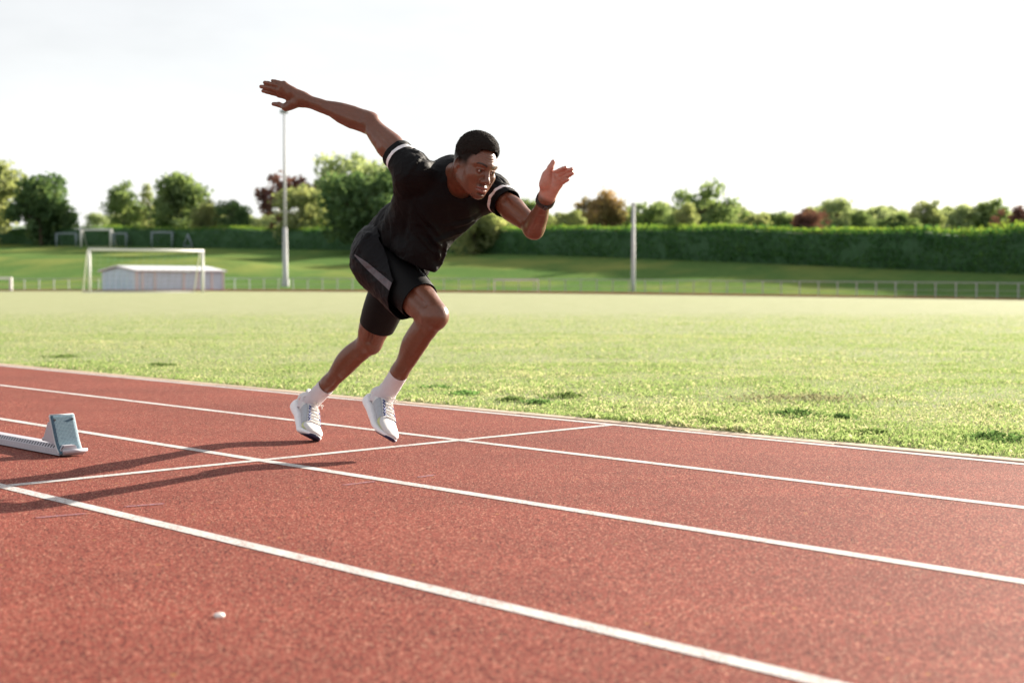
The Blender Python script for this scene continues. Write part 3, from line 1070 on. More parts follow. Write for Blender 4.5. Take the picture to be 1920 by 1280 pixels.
def starting_block():
    s0, n0 = -5.385, 2.612
    W = .072
    r = empty('starting_block', sn(s0 - .3, n0 + W / 2)); tag(r, 'silver starting block with blue ribbed foot pedal on the red lane', 'starting block')
    # rail: a channel with sloped shoulders
    prof = [(0, .005), (0, .029), (.014, .046), (W - .014, .046), (W, .029), (W, .005)]
    L = 1.0
    V = []; F = []
    for s, cut in ((s0 - L, 0), (s0 - .015, 0), (s0 + .020, 1)):
        for (n, z) in prof:
            dz = z
            sl = s - (.026 * (1 - z / .046) if cut else 0)
            V.append(sn(sl, n0 + n, dz))
    k = len(prof)
    for i in range(2):
        for j in range(k - 1):
            F.append((i * k + j, (i + 1) * k + j, (i + 1) * k + j + 1, i * k + j + 1))
    F.append(tuple(range(2 * k, 3 * k)))
    F.append(tuple(range(k - 1, -1, -1)))
    F.append((0, k - 1, 2 * k - 1, k)); F.append((k, 2 * k - 1, 3 * k - 1, 2 * k))
    rail = mesh_py('rail', V, F, M['block_alu'], r)
    slope_t = unit(sn(0, .014, .017)); slope_n = unit(sn(0, -.017, .014))
    sm = None
    for i in range(38):                                   # adjustment slots in the sloped shoulder
        c = sn(s0 + .012 - i * .0245, n0 + .007, .0375) + slope_n * .0006
        if sm is None:
            b = MB(); b.box((0, 0, 0), [DIR, slope_t, slope_n], (.003, .0075, .0008)); o = b.build('slot', M['slot'], rail); sm = o.data
        else:
            o = bpy.data.objects.new('slot', sm); COL.objects.link(o); o.parent = rail
        o.location = tuple(c)
    hm = None
    for i in range(38):                                   # round holes along the near wall
        c = sn(s0 - .012 - i * .0245, n0 - .0006, .018)
        if hm is None:
            b = MB(); b.tube([np.zeros(3), NRM * .0012], .0042, 8); o = b.build('hole', M['block_white'], rail); hm = o.data
        else:
            o = bpy.data.objects.new('hole', hm); COL.objects.link(o); o.parent = rail
        o.location = tuple(c)
    b = MB()
    b.add([sn(s0 - .004, n0 + .006, .004), sn(s0 + .010, n0 + .012, .004), sn(s0 + .010, n0 + .098, .004), sn(s0 - .004, n0 + .098, .004),
           sn(s0 + .012, n0 + .004, .020), sn(s0 + .034, n0 + .008, .018), sn(s0 + .034, n0 + .102, .018), sn(s0 + .012, n0 + .102, .020)],
          [(0, 3, 2, 1), (4, 5, 6, 7), (0, 1, 5, 4), (1, 2, 6, 5), (2, 3, 7, 6), (3, 0, 4, 7)])
    b.build('front_plate', M['block_white'], r, bevel=.003)
    b = MB(); b.tube([sn(s0 + .026, n0 + .002, .024), sn(s0 + .026, n0 + .106, .024)], .0065, 10); b.build('axle', M['block_alu'], r, True)
    # pedal: curved plate, its face turned to the runner
    pr = [(.016, .014), (-.004, .034), (-.020, .060), (-.034, .091), (-.049, .126), (-.064, .162)]
    na, nb = n0 - .006, n0 + .096
    V = []; UV = []
    t = 0
    pts = np.array(pr)
    fine = []
    for i in range(len(pr) - 1):
        for q in np.linspace(0, 1, 4, endpoint=False): fine.append(lerp(pts[i], pts[i + 1], q))
    fine.append(pts[-1]); fine = np.array(fine)
    al = np.concatenate([[0], np.cumsum(np.linalg.norm(np.diff(fine, axis=0), axis=1))])
    cols = np.linspace(0, 1, 9)
    me = bpy.data.meshes.new('pedal')
    for (a, z), l_ in zip(fine, al):
        for c in cols:
            V.append(sn(s0 + a, lerp(na, nb, c), z)); UV.append((c * (nb - na) / .0058, l_ / .0058))
    F = []
    nc = len(cols)
    for i in range(len(fine) - 1):
        for j in range(nc - 1):
            F.append((i * nc + j, i * nc + j + 1, (i + 1) * nc + j + 1, (i + 1) * nc + j))
    me.from_pydata([tuple(v) for v in V], [], F)
    uvl = me.uv_layers.new(name='UVMap')
    for lp_ in me.loops:
        uvl.data[lp_.index].uv = UV[lp_.vertex_index]
    me.update(); me.polygons.foreach_set('use_smooth', np.full(len(me.polygons), True, bool))
    pedal = link('pedal', me, M['pedal'], r)
    m_ = pedal.modifiers.new('thickness', 'SOLIDIFY'); m_.thickness = .007; m_.offset = -1
    # white backing frame of the pedal
    b = MB()
    back = [(a - .0085, z) for a, z in fine]
    for n in (na - .001, nb + .001):
        b.tube([sn(s0 + a, n, z) for a, z in back], .0035, 8)
    b.tube([sn(s0 + back[-1][0], na, back[-1][1] + .002), sn(s0 + back[-1][0], nb, back[-1][1] + .0)], .0035, 8)
    b.build('pedal_frame', M['block_white'], r, True)
    b = MB()
    for n in (na + .004, nb - .014):
        P3 = [sn(s0 - .034, n, .05), sn(s0 - .150, n, .055), sn(s0 - .142, n, .064), sn(s0 - .098, n, .134), sn(s0 - .066, n, .138)]
        th = NRM * .006
        V = P3 + [p + th for p in P3]
        b.add(V, [(4, 3, 2, 1, 0), (5, 6, 7, 8, 9)] + [(i, (i + 1) % 5, (i + 1) % 5 + 5, i + 5) for i in range(5)])
    b.build('bracket', M['block_alu'], r)
    b = MB(); b.tube([sn(s0 - .142, na + .002, .062), sn(s0 - .142, nb - .006, .062)], .007, 8); b.build('pivot_bar', M['block_alu'], r, True)
    for c in (.13, .87):
        a, z = fine[-3]
        b = MB()
        b.tube([sn(s0 + a - .002, lerp(na, nb, c), z), sn(s0 + a + .0035, lerp(na, nb, c), z + .001)], .0045, 10)
        b.build('rivet', M['slot'], pedal)


starting_block()


def ground_px(u, v, z=0.0):
    return at(u, v, FPX * (CAM_H - z) / (v - 533.25))


def mat_chalk():
    m, nt, bs = newmat('faded_blue_chalk')
    v = coords(nt)
    nz = tex_noise(nt, v, 120, 5, .8)
    c = ramp(nt, nz, [(.46, (.22, .05, .04)), (.66, (.33, .22, .30))])
    nt.links.new(c, bs.inputs['Base Color'])
    bs.inputs['Roughness'].default_value = .85
    return m


M['chalk'] = mat_chalk()
for (u0, v0, u1, v1) in ((68, 973, 160, 965), (234, 952, 308, 946), (644, 911, 702, 904), (784, 896, 814, 892)):
    a = ground_px(u0, v0); b = ground_px(u1, v1)
    a[2] = b[2] = .0016
    t = unit(np.cross(b - a, Z)) * .011
    mesh_py('chalk_mark', [a - t, b - t, b + t, a + t], [(0, 1, 2, 3)], M['chalk'])['kind'] = 'structure'


def pebble(label, u, v, size, col, seed):
    p = ground_px(u, v)
    bm = bmesh.new()
    bmesh.ops.create_icosphere(bm, subdivisions=3, radius=1)
    g = np.random.default_rng(seed)
    off = g.uniform(0, 50, 3)
    co = np.array([x.co[:] for x in bm.verts])
    dsp = 1 + (vnoise(co * 1.4 + off) - .5) * .55 + (vnoise(co * 4 + off) - .5) * .12
    co = co * dsp[:, None] * np.array(size)
    co[:, 2] += size[2] * .82
    for x, c in zip(bm.verts, co): x.co = c
    me = bpy.data.meshes.new('pebble'); bm.to_mesh(me); bm.free()
    me.polygons.foreach_set('use_smooth', np.full(len(me.polygons), True, bool))
    o = link('pebble', me, simple('pebble_stone' + str(seed), col, .55, var=.12, scale=120))
    o.location = tuple(p); o.rotation_euler = (0, 0, .5)
    tag(o, label, 'pebble')


pebble('small white pebble lying on the red track in the foreground', 411, 1160, (.0125, .009, .0075), (.85, .83, .80), 3)
pebble('tiny pinkish stone chip near the nearest white lane line', 977, 1194, (.004, .0034, .003), (.55, .42, .38), 5)

# ------------------------------------------------------------------ the runner: distance-field modelling
class Field:
    """smooth union of tapered limbs and ellipsoids, meshed with surface nets"""
    def __init__(s):
        s.pr = []

    def cone(s, a, b, ra, rb, k=.012, flat=None, sub=False):
        a = np.asarray(a, float); b = np.asarray(b, float)
        rad = max(ra, rb) * max(1.0, flat[1] if flat else 1.0)
        s.pr.append(('c', a, b - a, ra, rb, k, (unit(flat[0]), flat[1]) if flat else None, sub, (a + b) / 2, np.linalg.norm(b - a) / 2 + rad))
        return s

    def ell(s, c, axes, r, k=.012, sub=False):
        c = np.asarray(c, float); A = np.array([unit(x) for x in axes]); r = np.asarray(r, float)
        s.pr.append(('e', c, A, r, None, k, None, sub, c, float(r.max())))
        return s

    def ball(s, c, r, k=.012, sub=False):
        return s.ell(c, np.eye(3), (r, r, r), k, sub)

    @staticmethod
    def dist(p, x, y, z):
        if p[0] == 'c':
            _, a, ba, ra, rb, k, flat, sub, _, _ = p
            L2 = float(ba @ ba) + 1e-12
            px, py, pz = x - a[0], y - a[1], z - a[2]
            t = np.clip((px * ba[0] + py * ba[1] + pz * ba[2]) / L2, 0, 1)
            qx = px - t * ba[0]; qy = py - t * ba[1]; qz = pz - t * ba[2]
            r = ra + (rb - ra) * t
            if flat:
                w, sc = flat
                qw = qx * w[0] + qy * w[1] + qz * w[2]
                q2 = qx * qx + qy * qy + qz * qz
                k0 = np.sqrt(q2 + qw * qw * (1 / sc ** 2 - 1) + 1e-12)
                k1 = np.sqrt(q2 + qw * qw * (1 / sc ** 4 - 1) + 1e-12)
                return (k0 - r) * k0 / k1
            return np.sqrt(qx * qx + qy * qy + qz * qz) - r
        _, c, A, r, _, k, _, sub, _, _ = p
        px, py, pz = x - c[0], y - c[1], z - c[2]
        k0 = 0; k1 = 0
        for i in range(3):
            q = (px * A[i, 0] + py * A[i, 1] + pz * A[i, 2]) / r[i]
            k0 = k0 + q * q
            k1 = k1 + (q / r[i]) ** 2
        k0 = np.sqrt(k0 + 1e-12)
        return (k0 - 1) * k0 / np.sqrt(k1 + 1e-9)

    def eval(s, x, y, z, prims=None):
        d = None
        for p in (s.pr if prims is None else prims):
            q = s.dist(p, x, y, z)
            k = p[5]
            if d is None:
                d = q + np.zeros(np.broadcast_shapes(x.shape, y.shape, z.shape))
                if p[7]: d = np.full_like(d, 1.0)
            elif p[7]:
                q = -q
                h = np.clip(.5 - .5 * (q - d) / k, 0, 1)
                d = q + (d - q) * h + k * h * (1 - h)
            else:
                h = np.clip(.5 + .5 * (q - d) / k, 0, 1)
                d = q + (d - q) * h - k * h * (1 - h)
        return d

    def mesh(s, h, B=24):
        lo = np.min([p[8] - p[9] for p in s.pr if not p[7]], axis=0) - 4 * h
        hi = np.max([p[8] + p[9] for p in s.pr if not p[7]], axis=0) + 4 * h
        nb = np.ceil((hi - lo) / (h * B)).astype(int)
        NX, NY = nb[0] * B + 4, nb[1] * B + 4
        g = np.stack(np.meshgrid(*[np.arange(n) for n in nb], indexing='ij'), -1).reshape(-1, 3)
        cen = lo + (g + .5) * B * h
        half = B * h * .87
        d = s.eval(cen[:, 0], cen[:, 1], cen[:, 2])
        g = g[np.abs(d) < half * 1.35 + .03]
        ids = []; pos = []; faces = []
        for bl in g:
            i0 = bl * B
            c = lo + (bl + .5) * B * h
            pl = [p for p in s.pr if np.linalg.norm(p[8] - c) < p[9] + half + p[5] + 2.5 * h]
            if not pl or all(p[7] for p in pl): continue
            ax = [(lo[k] + (i0[k] - 1 + np.arange(B + 2)) * h) for k in range(3)]
            D = s.eval(ax[0][:, None, None], ax[1][None, :, None], ax[2][None, None, :], pl)
            neg = D < 0
            if neg.all() or not neg.any(): continue
            n = B + 1
            cs = np.zeros((n, n, n), np.int8)
            for a in (0, 1):
                for b in (0, 1):
                    for e in (0, 1):
                        cs += neg[a:a + n, b:b + n, e:e + n]
            I = np.argwhere((cs > 0) & (cs < 8))
            cv = np.stack([D[I[:, 0] + a, I[:, 1] + b, I[:, 2] + e] for a in (0, 1) for b in (0, 1) for e in (0, 1)], 1)
            cor = np.array([(a, b, e) for a in (0, 1) for b in (0, 1) for e in (0, 1)], float)
            acc = np.zeros((len(I), 3)); cnt = np.zeros(len(I))
            for e0 in range(8):
                for bit in (1, 2, 4):
                    e1 = e0 | bit
                    if e1 == e0: continue
                    m = (cv[:, e0] < 0) != (cv[:, e1] < 0)
                    t = np.where(m, cv[:, e0] / np.where(m, cv[:, e0] - cv[:, e1], 1), 0)
                    acc += np.where(m[:, None], cor[e0] + (cor[e1] - cor[e0]) * t[:, None], 0)
                    cnt += m
            P = acc / cnt[:, None]
            gi = I + i0
            ids.append(gi[:, 0] + NX * (gi[:, 1] + NY * gi[:, 2].astype(np.int64)))
            pos.append(lo + (gi - 1 + P) * h)
            for axn in range(3):
                sl0 = [slice(1, B + 1)] * 3; sl1 = list(sl0); sl1[axn] = slice(2, B + 2)
                a_, b_ = neg[tuple(sl0)], neg[tuple(sl1)]
                E = np.argwhere(a_ != b_)
                if not len(E): continue
                flip = a_[E[:, 0], E[:, 1], E[:, 2]]
                E = E + 1 + i0
                u, v = (axn + 1) % 3, (axn + 2) % 3
                du = np.zeros(3, int); du[u] = 1; dv = np.zeros(3, int); dv[v] = 1
                q = [E - du - dv, E - dv, E, E - du]
                q = np.stack([c_[:, 0] + NX * (c_[:, 1] + NY * c_[:, 2].astype(np.int64)) for c_ in q], 1)
                q[~flip] = q[~flip][:, ::-1]
                faces.append(q)
        ids = np.concatenate(ids); pos = np.concatenate(pos); faces = np.concatenate(faces)
        uid, first = np.unique(ids, return_index=True)
        V = pos[first]
        f = np.searchsorted(uid, faces); f = np.clip(f, 0, len(uid) - 1)
        ok = (uid[f] == faces).all(1)
        return V, f[ok]


def prune(V, F, *extra):
    u, inv = np.unique(F, return_inverse=True)
    return (V[u], inv.reshape(F.shape)) + tuple(e[u] for e in extra)


def trim(V, F, cut):
    """clip the mesh along cut = 0 and keep the side where cut < 0; returns triangles"""
    if F.shape[1] == 4:
        F = np.concatenate([F[:, [0, 1, 2]], F[:, [0, 2, 3]]])
    cut = np.where(np.abs(cut) < 1e-7, -1e-7, cut)
    ins = cut < 0
    n = ins[F].sum(1)
    out = [F[n == 3]]
    keys = []; tris = []
    N = len(V)

    def edge(a, b):
        lo_, hi_ = np.minimum(a, b), np.maximum(a, b)
        return lo_.astype(np.int64) * N + hi_
    # rotate so that the odd vertex comes first
    for cnt in (1, 2):
        T_ = F[n == cnt]
        if not len(T_): continue
        odd = np.argmax(ins[T_] if cnt == 1 else ~ins[T_], axis=1)
        r_ = np.arange(len(T_))
        a, b, c = T_[r_, odd], T_[r_, (odd + 1) % 3], T_[r_, (odd + 2) % 3]
        keys.append((cnt, a, b, c, edge(a, b), edge(a, c)))
    if keys:
        allk = np.unique(np.concatenate([k for q in keys for k in q[4:]]))
        e0, e1 = allk // N, allk % N
        t = (cut[e0] / (cut[e0] - cut[e1]))[:, None]
        NV = V[e0] + (V[e1] - V[e0]) * t
        for cnt, a, b, c, k1, k2 in keys:
            p = N + np.searchsorted(allk, k1); q = N + np.searchsorted(allk, k2)
            if cnt == 1:
                out.append(np.stack([a, p, q], 1))
            else:
                out.append(np.stack([p, b, c], 1)); out.append(np.stack([p, c, q], 1))
        V = np.concatenate([V, NV])
    return prune(V, np.concatenate(out))


def vnormals(V, F):
    n = np.cross(V[F[:, 2]] - V[F[:, 0]], V[F[:, 3]] - V[F[:, 1]]) if F.shape[1] == 4 else np.cross(V[F[:, 1]] - V[F[:, 0]], V[F[:, 2]] - V[F[:, 0]])
    N = np.zeros_like(V)
    for k in range(F.shape[1]): np.add.at(N, F[:, k], n)
    return N / (np.linalg.norm(N, axis=1)[:, None] + 1e-12)

# ------------------------------------------------------------------ the runner: pose
J = {k: at(*v) for k, v in dict(
    La=(584, 752, 6.40), Lk=(694, 640, 6.18), Lh=(755, 482, 5.98), Rh=(713, 486, 5.83), Rk=(815, 592, 5.56), Ra=(722, 742, 5.79),
    Rs=(775, 322, 5.53), Re=(690, 229, 5.68), Rw=(568, 187, 5.73), Ls=(922, 358, 5.71), Le=(1001, 427, 5.50), Lw=(1023, 374, 5.30)).items()}
hm = (J['Lh'] + J['Rh']) / 2
smid = (J['Ls'] + J['Rs']) / 2
TT = unit(smid - hm)
LR = J['Ls'] - J['Rs']; LR = unit(LR - TT * (LR @ TT))
FW = np.cross(LR, TT)


def head_frame():
    y, pt, r = -.109, .323, .125
    f = DIR * math.cos(y) + NRM * math.sin(y); l = NRM * math.cos(y) - DIR * math.sin(y)
    f2 = f * math.cos(pt) - Z * math.sin(pt); u = Z * math.cos(pt) + f * math.sin(pt)
    return l * math.cos(r) - u * math.sin(r), f2, u * math.cos(r) + l * math.sin(r)


HL, HF, HU = head_frame()
HC = at(887.0, 312.0, 5.48)
HS = .97


def hp(a, f, u):
    return HC + HS * (a * .94 * HL + f * HF + u * HU)


HAX = (HL, HF, HU)
NB = smid + TT * .035 - FW * .015                      # base of the neck
NTOP = hp(0, -.025, -.045)
ND = unit(NTOP - NB)

# ------------------------------------------------------------------ the runner: body
body = Field()
# trunk, kept a little inside the clothes
body.cone(smid - TT * .05, smid - TT * .2, .120, .115, .03, (FW, .70))
body.cone(smid - TT * .2, hm, .115, .105, .03, (FW, .74))
body.cone(J['Lh'], J['Rh'], .080, .080, .03)
for s in ('R', 'L'):
    S, E, W = J[s + 's'], J[s + 'e'], J[s + 'w']
    body.cone(NB - TT * .035, S, .034, .040, .03)
    ud = unit(E - S); fd = unit(W - E)
    eo = unit(E - (S + W) / 2); sd = unit(np.cross(ud, eo))
    eu = unit(eo - ud * (eo @ ud)); sd = np.cross(ud, eu)
    am = 1.0 if s == 'R' else .92
    body.cone(S, lerp(S, E, .5), .047 * am, .044 * am, .02)
    body.cone(lerp(S, E, .5), E, .044 * am, .036, .02)
    body.ell(lerp(S, E, .54) - eu * .014, (ud, eu, sd), (.085, .030, .033), .03)          # biceps
    body.ell(lerp(S, E, .45) + eu * .012, (ud, eu, sd), (.105, .031, .034), .03)          # triceps
    body.ball(E, .036, .02)
    body.ball(E + eo * .024 - fd * .006, .017, .02)                                      # elbow tip
    eo2 = unit(eo - fd * (eo @ fd)); sd2 = np.cross(fd, eo2)
    body.cone(E, W, .037, .0245, .02, (eo2, .92))
    body.ell(lerp(E, W, .22) - eo2 * .008 + sd2 * .010, (fd, eo2, sd2), (.085, .034, .034), .02)
    body.ell(lerp(E, W, .27) + eo2 * .010 - sd2 * .008, (fd, eo2, sd2), (.10, .027, .030), .02)
    body.ell(lerp(E, W, .97), (fd, eo2, sd2), (.03, .023, .027), .015)
KF = {}
for s in ('R', 'L'):
    Hh, K, A = J[s + 'h'], J[s + 'k'], J[s + 'a']
    td = unit(K - Hh); cd = unit(A - K)
    kf = unit(K - (Hh + A) / 2) if s == 'R' else unit(unit(K - (Hh + A) / 2) * .4 + DIR * .9 - Z * .3)
    kf = unit(kf - cd * (kf @ cd))
    KF[s] = unit(kf - td * (kf @ td))
    sd = unit(np.cross(cd, kf))
    kt = unit(kf - td * (kf @ td))
    body.cone(Hh, K, .082, .052, .03)
    body.ell(lerp(Hh, K, .55) + kt * .020, (td, kt, sd), (.19, .055, .066), .03)           # quadriceps
    body.ell(lerp(Hh, K, .84) + kt * .012 + sd * .024, (td, kt, sd), (.07, .032, .026), .02)
    body.ell(lerp(Hh, K, .84) + kt * .012 - sd * .024, (td, kt, sd), (.07, .032, .026), .02)
    body.ell(lerp(Hh, K, .60) - kt * .026, (td, kt, sd), (.17, .042, .055), .03)           # hamstrings
    body.ball(K, .048, .02)
    body.ell(K + kf * .030 + cd * .004, (cd, kf, sd), (.030, .022, .027), .018)             # knee cap
    body.ell(K + cd * .062 + kf * .024, (cd, kf, sd), (.03, .017, .019), .015)
    body.cone(K, lerp(K, A, .7), .043, .033, .02)
    body.cone(lerp(K, A, .7), A, .033, .029, .02)
    body.ell(lerp(K, A, .30) - kf * .022 + sd * .014, (cd, kf, sd), (.115, .037, .034), .02)  # calf
    body.ell(lerp(K, A, .28) - kf * .022 - sd * .016, (cd, kf, sd), (.105, .037, .034), .02)
    body.ell(lerp(K, A, .34) + kf * .012 + sd * .008, (cd, kf, sd), (.15, .024, .028), .02)   # shin
    body.cone(lerp(K, A, .55) - kf * .012, A - kf * .010, .026, .018, .02)         # tendon
    body.ball(A, .029, .02)
for s in ('R', 'L'):
    Hh, K, A, S, E, W = (J[s + q] for q in 'hkasew')
    for a, b, t0, t1, off, dn_, r in ((K, A, .16, .62, .049, .010, .009), (K, A, .20, .50, .046, -.030, .008), (Hh, K, .62, .93, .064, .012, .010), (S, E, .42, .86, .046, .004, .009), (E, W, .10, .62, .040, .006, .007)):
        ax = unit(b - a); cs = np.array([.12, -1.0, .05]); cs = unit(cs - ax * (cs @ ax)); pv = np.cross(ax, cs)
        p0, p1 = lerp(a, b, t0), lerp(a, b, t1)
        body.cone(p0 + cs * (off + r * .6) + pv * dn_, p1 + cs * (off * .82 + r * .6) + pv * dn_ * .5, r, r * .7, .022, None, True)
# neck
body.cone(NB - TT * .02, NTOP, .056, .054, .03, (HF, 1.05))
body.cone(NB - LR * .045 - TT * .030, hp(-.03, -.040, -.02), .010, .022, .03)               # trapezius
body.cone(NB + LR * .085 - TT * .025, hp(.03, -.045, -.02), .010, .024, .03)
body.cone(NB - LR * .02 + FW * .055 - TT * .01, hp(-.058, -.018, -.03), .013, .018, .02)    # neck muscle
body.cone(NB + LR * .02 + FW * .055 - TT * .01, hp(.058, -.018, -.03), .013, .018, .02)
body.ball(lerp(NB + FW * .05, hp(0, .05, -.10), .55) + HF * .012, .016, .02)                 # larynx
# skull and face


def he(c, r, k=.012, sub=False, ax=None):
    body.ell(hp(*c), ax or HAX, np.array(r) * np.array((.94, 1, 1)) * HS, k * HS, sub)


def hc(a, b, ra, rb, k=.01, flat=None, sub=False):
    body.cone(hp(*a), hp(*b), ra * HS, rb * HS, k * HS, flat, sub)


he((0, -.008, .035), (.075, .097, .086), .02)
he((0, .034, .010), (.064, .064, .075), .03)
he((0, .042, -.052), (.047, .046, .048), .03)
for s in (-1, 1):
    hc((s * .051, .008, -.052), (s * .015, .078, -.092), .016, .0145, .03)                   # jaw
    hc((s * .058, .004, -.01), (s * .051, .010, -.052), .013, .015, .025)
    he((s * .049, .066, -.020), (.020, .019, .015), .022)                                  # cheekbone
    hc((s * .012, .093, .026), (s * .050, .077, .027), .010, .009, .016)                   # brow
for s in (-1, 1):
    he((s * .040, .052, -.046), (.023, .028, .032), .03)                                   # cheek
he((0, .064, -.070), (.035, .034, .030), .02)                                               # muzzle
he((0, .081, -.094), (.018, .016, .015), .014)                                              # chin
for s in (-1, 1):
    he((s * .032, .101, .002), (.021, .017, .0135), .010, True)                            # eye socket
    he((s * .032, .0795, .003), (.0165, .0150, .0145), .005)                               # lids
    he((s * .0325, .0965, .0015), (.0124, .0085, .0038), .0025, True)                       # eye opening
    hc((s * .020, .0955, .0095), (s * .046, .0865, .0085), .0035, .003, .004)               # upper lid fold
hc((0, .093, .018), (0, .109, -.022), .0085, .0100, .012)                                   # nose
he((0, .1125, -.033), (.0130, .0125, .0110), .010)
for s in (-1, 1):
    he((s * .0150, .1030, -.037), (.0092, .0120, .0088), .008)
    he((s * .0075, .1105, -.0455), (.0045, .006, .004), .003, True)
hc((0, .101, -.048), (0, .100, -.056), .005, .005, .01)
for s in (-1, 1):
    hc((0, .1015, -.0615), (s * .013, .098, -.0605), .0068, .0066, .004)                    # upper lip
    hc((s * .013, .098, -.0605), (s * .026, .0855, -.0665), .0066, .0035, .004)
    hc((0, .099, -.0755), (s * .013, .0955, -.0745), .0082, .0075, .004)                    # lower lip
    hc((s * .013, .0955, -.0745), (s * .025, .0855, -.0685), .0075, .003, .004)
    hc((0, .110, -.0680), (s * .014, .106, -.0675), .0022, .0022, .003, None, True)
    hc((s * .014, .106, -.0675), (s * .027, .091, -.0680), .0022, .0015, .003, None, True)
he((0, .097, -.086), (.018, .006, .004), .006, True)                                        # hollow under the lip
for s in (-1, 1):                                                                           # ears
    ex = (unit(HL + s * HF * -.35), unit(HF + s * HL * .35 + HU * -.12), unit(HU + HF * .12))
    he((s * .079, -.012, -.004), (.008, .0185, .031), .006, False, ex)
    he((s * .086, -.006, .000), (.007, .010, .017), .005, True, ex)
    he((s * .077, -.006, -.026), (.007, .010, .010), .006, False, ex)
    he((s * .0795, .006, -.006), (.005, .006, .009), .005, False, ex)


# hands
def hand(W, base_r, mcp, tips, bend, thumb, palmdir, thr):
    for m_ in mcp:
        body.cone(W, m_, base_r, .0110, .014, (palmdir, .78))
    for i in range(3):
        body.cone(mcp[i], mcp[i + 1], .0105, .0105, .008)
        body.cone(lerp(W, mcp[i], .55), lerp(W, mcp[i + 1], .55), .0135, .0135, .010)
    rr = (.0092, .0096, .0091, .0080)
    for i in range(4):
        a, t = mcp[i], tips[i]
        L = np.linalg.norm(t - a)
        p1 = lerp(a, t, .46) + bend[i] * L; p2 = lerp(a, t, .76) + bend[i] * L * .75
        r = rr[i]
        body.cone(a, p1, r * 1.04, r, .003)
        body.cone(p1, p2, r, r * .92, .003)
        body.cone(p2, t, r * .92, r * .80, .003)
    c, m_, ip, tp = thumb
    body.cone(W, c, base_r * .9, .016, .015)
    body.cone(c, m_, .0165, .0125, .012)
    body.cone(m_, ip, .0118, .0108, .006)
    body.cone(ip, tp, .0108, .0085, .004)
    body.ell(lerp(c, m_, .45) + palmdir * thr, (unit(m_ - c), palmdir, np.cross(unit(m_ - c), palmdir)), (.032, .015, .018), .014)


# right hand: back of the hand to the camera, fingers spread
rw = J['Rw']
hand(at(566, 186, 5.73), .0245,
     [at(524, 178, 5.715), at(522.5, 170, 5.70), at(526, 163, 5.70), at(532, 158, 5.71)],
     [at(493.5, 171, 5.70), at(489.5, 162.5, 5.69), at(496, 155, 5.69), at(510.5, 151.5, 5.70)],
     [unit(Z * .2 - np.array([0, 1., 0])) * .05] * 4,
     [at(551, 194, 5.72), at(536, 201.5, 5.73), at(523, 196.5, 5.75), at(512.5, 195.5, 5.76)],
     np.array([0, 1.0, 0]), .004)
# left hand: open palm towards the camera
lw = J['Lw']
hand(at(1024, 372, 5.295), .0245,
     [at(1038.5, 326, 5.275), at(1046, 330, 5.265), at(1049.5, 337, 5.265), at(1049, 346, 5.275)],
     [at(1060, 314.5, 5.215), at(1071, 317.5, 5.205), at(1073, 325, 5.21), at(1064.5, 336.5, 5.225)],
     [np.array([0.02, .05, .03])] * 4,
     [at(1021, 347, 5.275), at(1025.5, 327, 5.265), at(1032, 314, 5.26), at(1037, 303.5, 5.26)],
     np.array([0, -1.0, 0]), .004)
HV = .0027
BV, BF = body.mesh(HV)

# skin colour: darker back of the body, paler palms and soles, lips, brows and cropped temples
loc = np.stack([(BV - HC) @ a for a in HAX], 1) / HS / np.array([.94, 1, 1])
BN = vnormals(BV, BF)
SKIN = np.array([.158, .061, .035])
col = np.tile(SKIN, (len(BV), 1))
col *= (.93 + .14 * vnoise(BV * 22))[:, None]


def blend(mask, c):
    global col
    col = col * (1 - mask[:, None]) + np.asarray(c) * mask[:, None]


la, lf_, lu = loc[:, 0], loc[:, 1], loc[:, 2]
inhead = np.linalg.norm(BV - HC, axis=1) < .20
aa = np.abs(la)
# lips
lipw = np.clip(1 - (aa / .026) ** 2, 0, 1)
lip = inhead & (lf_ > .08) & (aa < .026) & (lu < -.0585 + .003 * lipw) & (lu > -.0705 - .0125 * lipw)
blend(lip * .75, (.23, .085, .075))
mouthl = inhead & (lf_ > .08) & (aa < .027) & (np.abs(lu + .0678) < .0016)
blend(mouthl * .7, (.04, .014, .012))
# brows
bx = np.clip((aa - .014) / .040, 0, 1)
bu = .0235 + .0075 * np.sin(bx * 2.3) - .002 * bx
brow = sstep(.0052 - .002 * bx - np.abs(lu - bu), -.001, .002) * inhead * (lf_ > .055) * (aa > .012) * (aa < .056)
blend(brow * .96, (.012, .009, .008))
# rims of the eyes
rim = sstep(1 - (((aa - .0325) / .0165) ** 2 + ((lu - .0015) / .0075) ** 2), -.25, .25) * inhead * (lf_ > .07)
blend(rim * .6, (.05, .02, .015))
# moustache and chin stubble
st = inhead & (lf_ > .06) & (aa < .030) & (lu > -.0585) & (lu < -.047)
blend(st * .45, (.045, .025, .020))
chin = sstep(-lu, .082, .094) * inhead * (lf_ > .05) * (aa < .034)
blend(chin * .45, (.045, .025, .020))
jawline = inhead * (lf_ < .075) * sstep(-lu, .030, .055) * sstep(aa, .036, .052) * (lf_ > -.005)
blend(jawline * .28, (.06, .03, .022))
# cropped hair at the sides and back of the head
side = inhead * (sstep(lu, -.014 - .02 * (lf_ < -.03), .026) * sstep(.050 - lf_ + np.maximum(lu - .03, 0) * .55, -.008, .016)) * (lu < .12) * (np.abs(np.linalg.norm(np.c_[la / .075, (lf_ + .008) / .097, (lu - .035) / .086], axis=1) - 1) < .2)
blend(np.clip(side, 0, 1) * .97, (.010, .0075, .006))
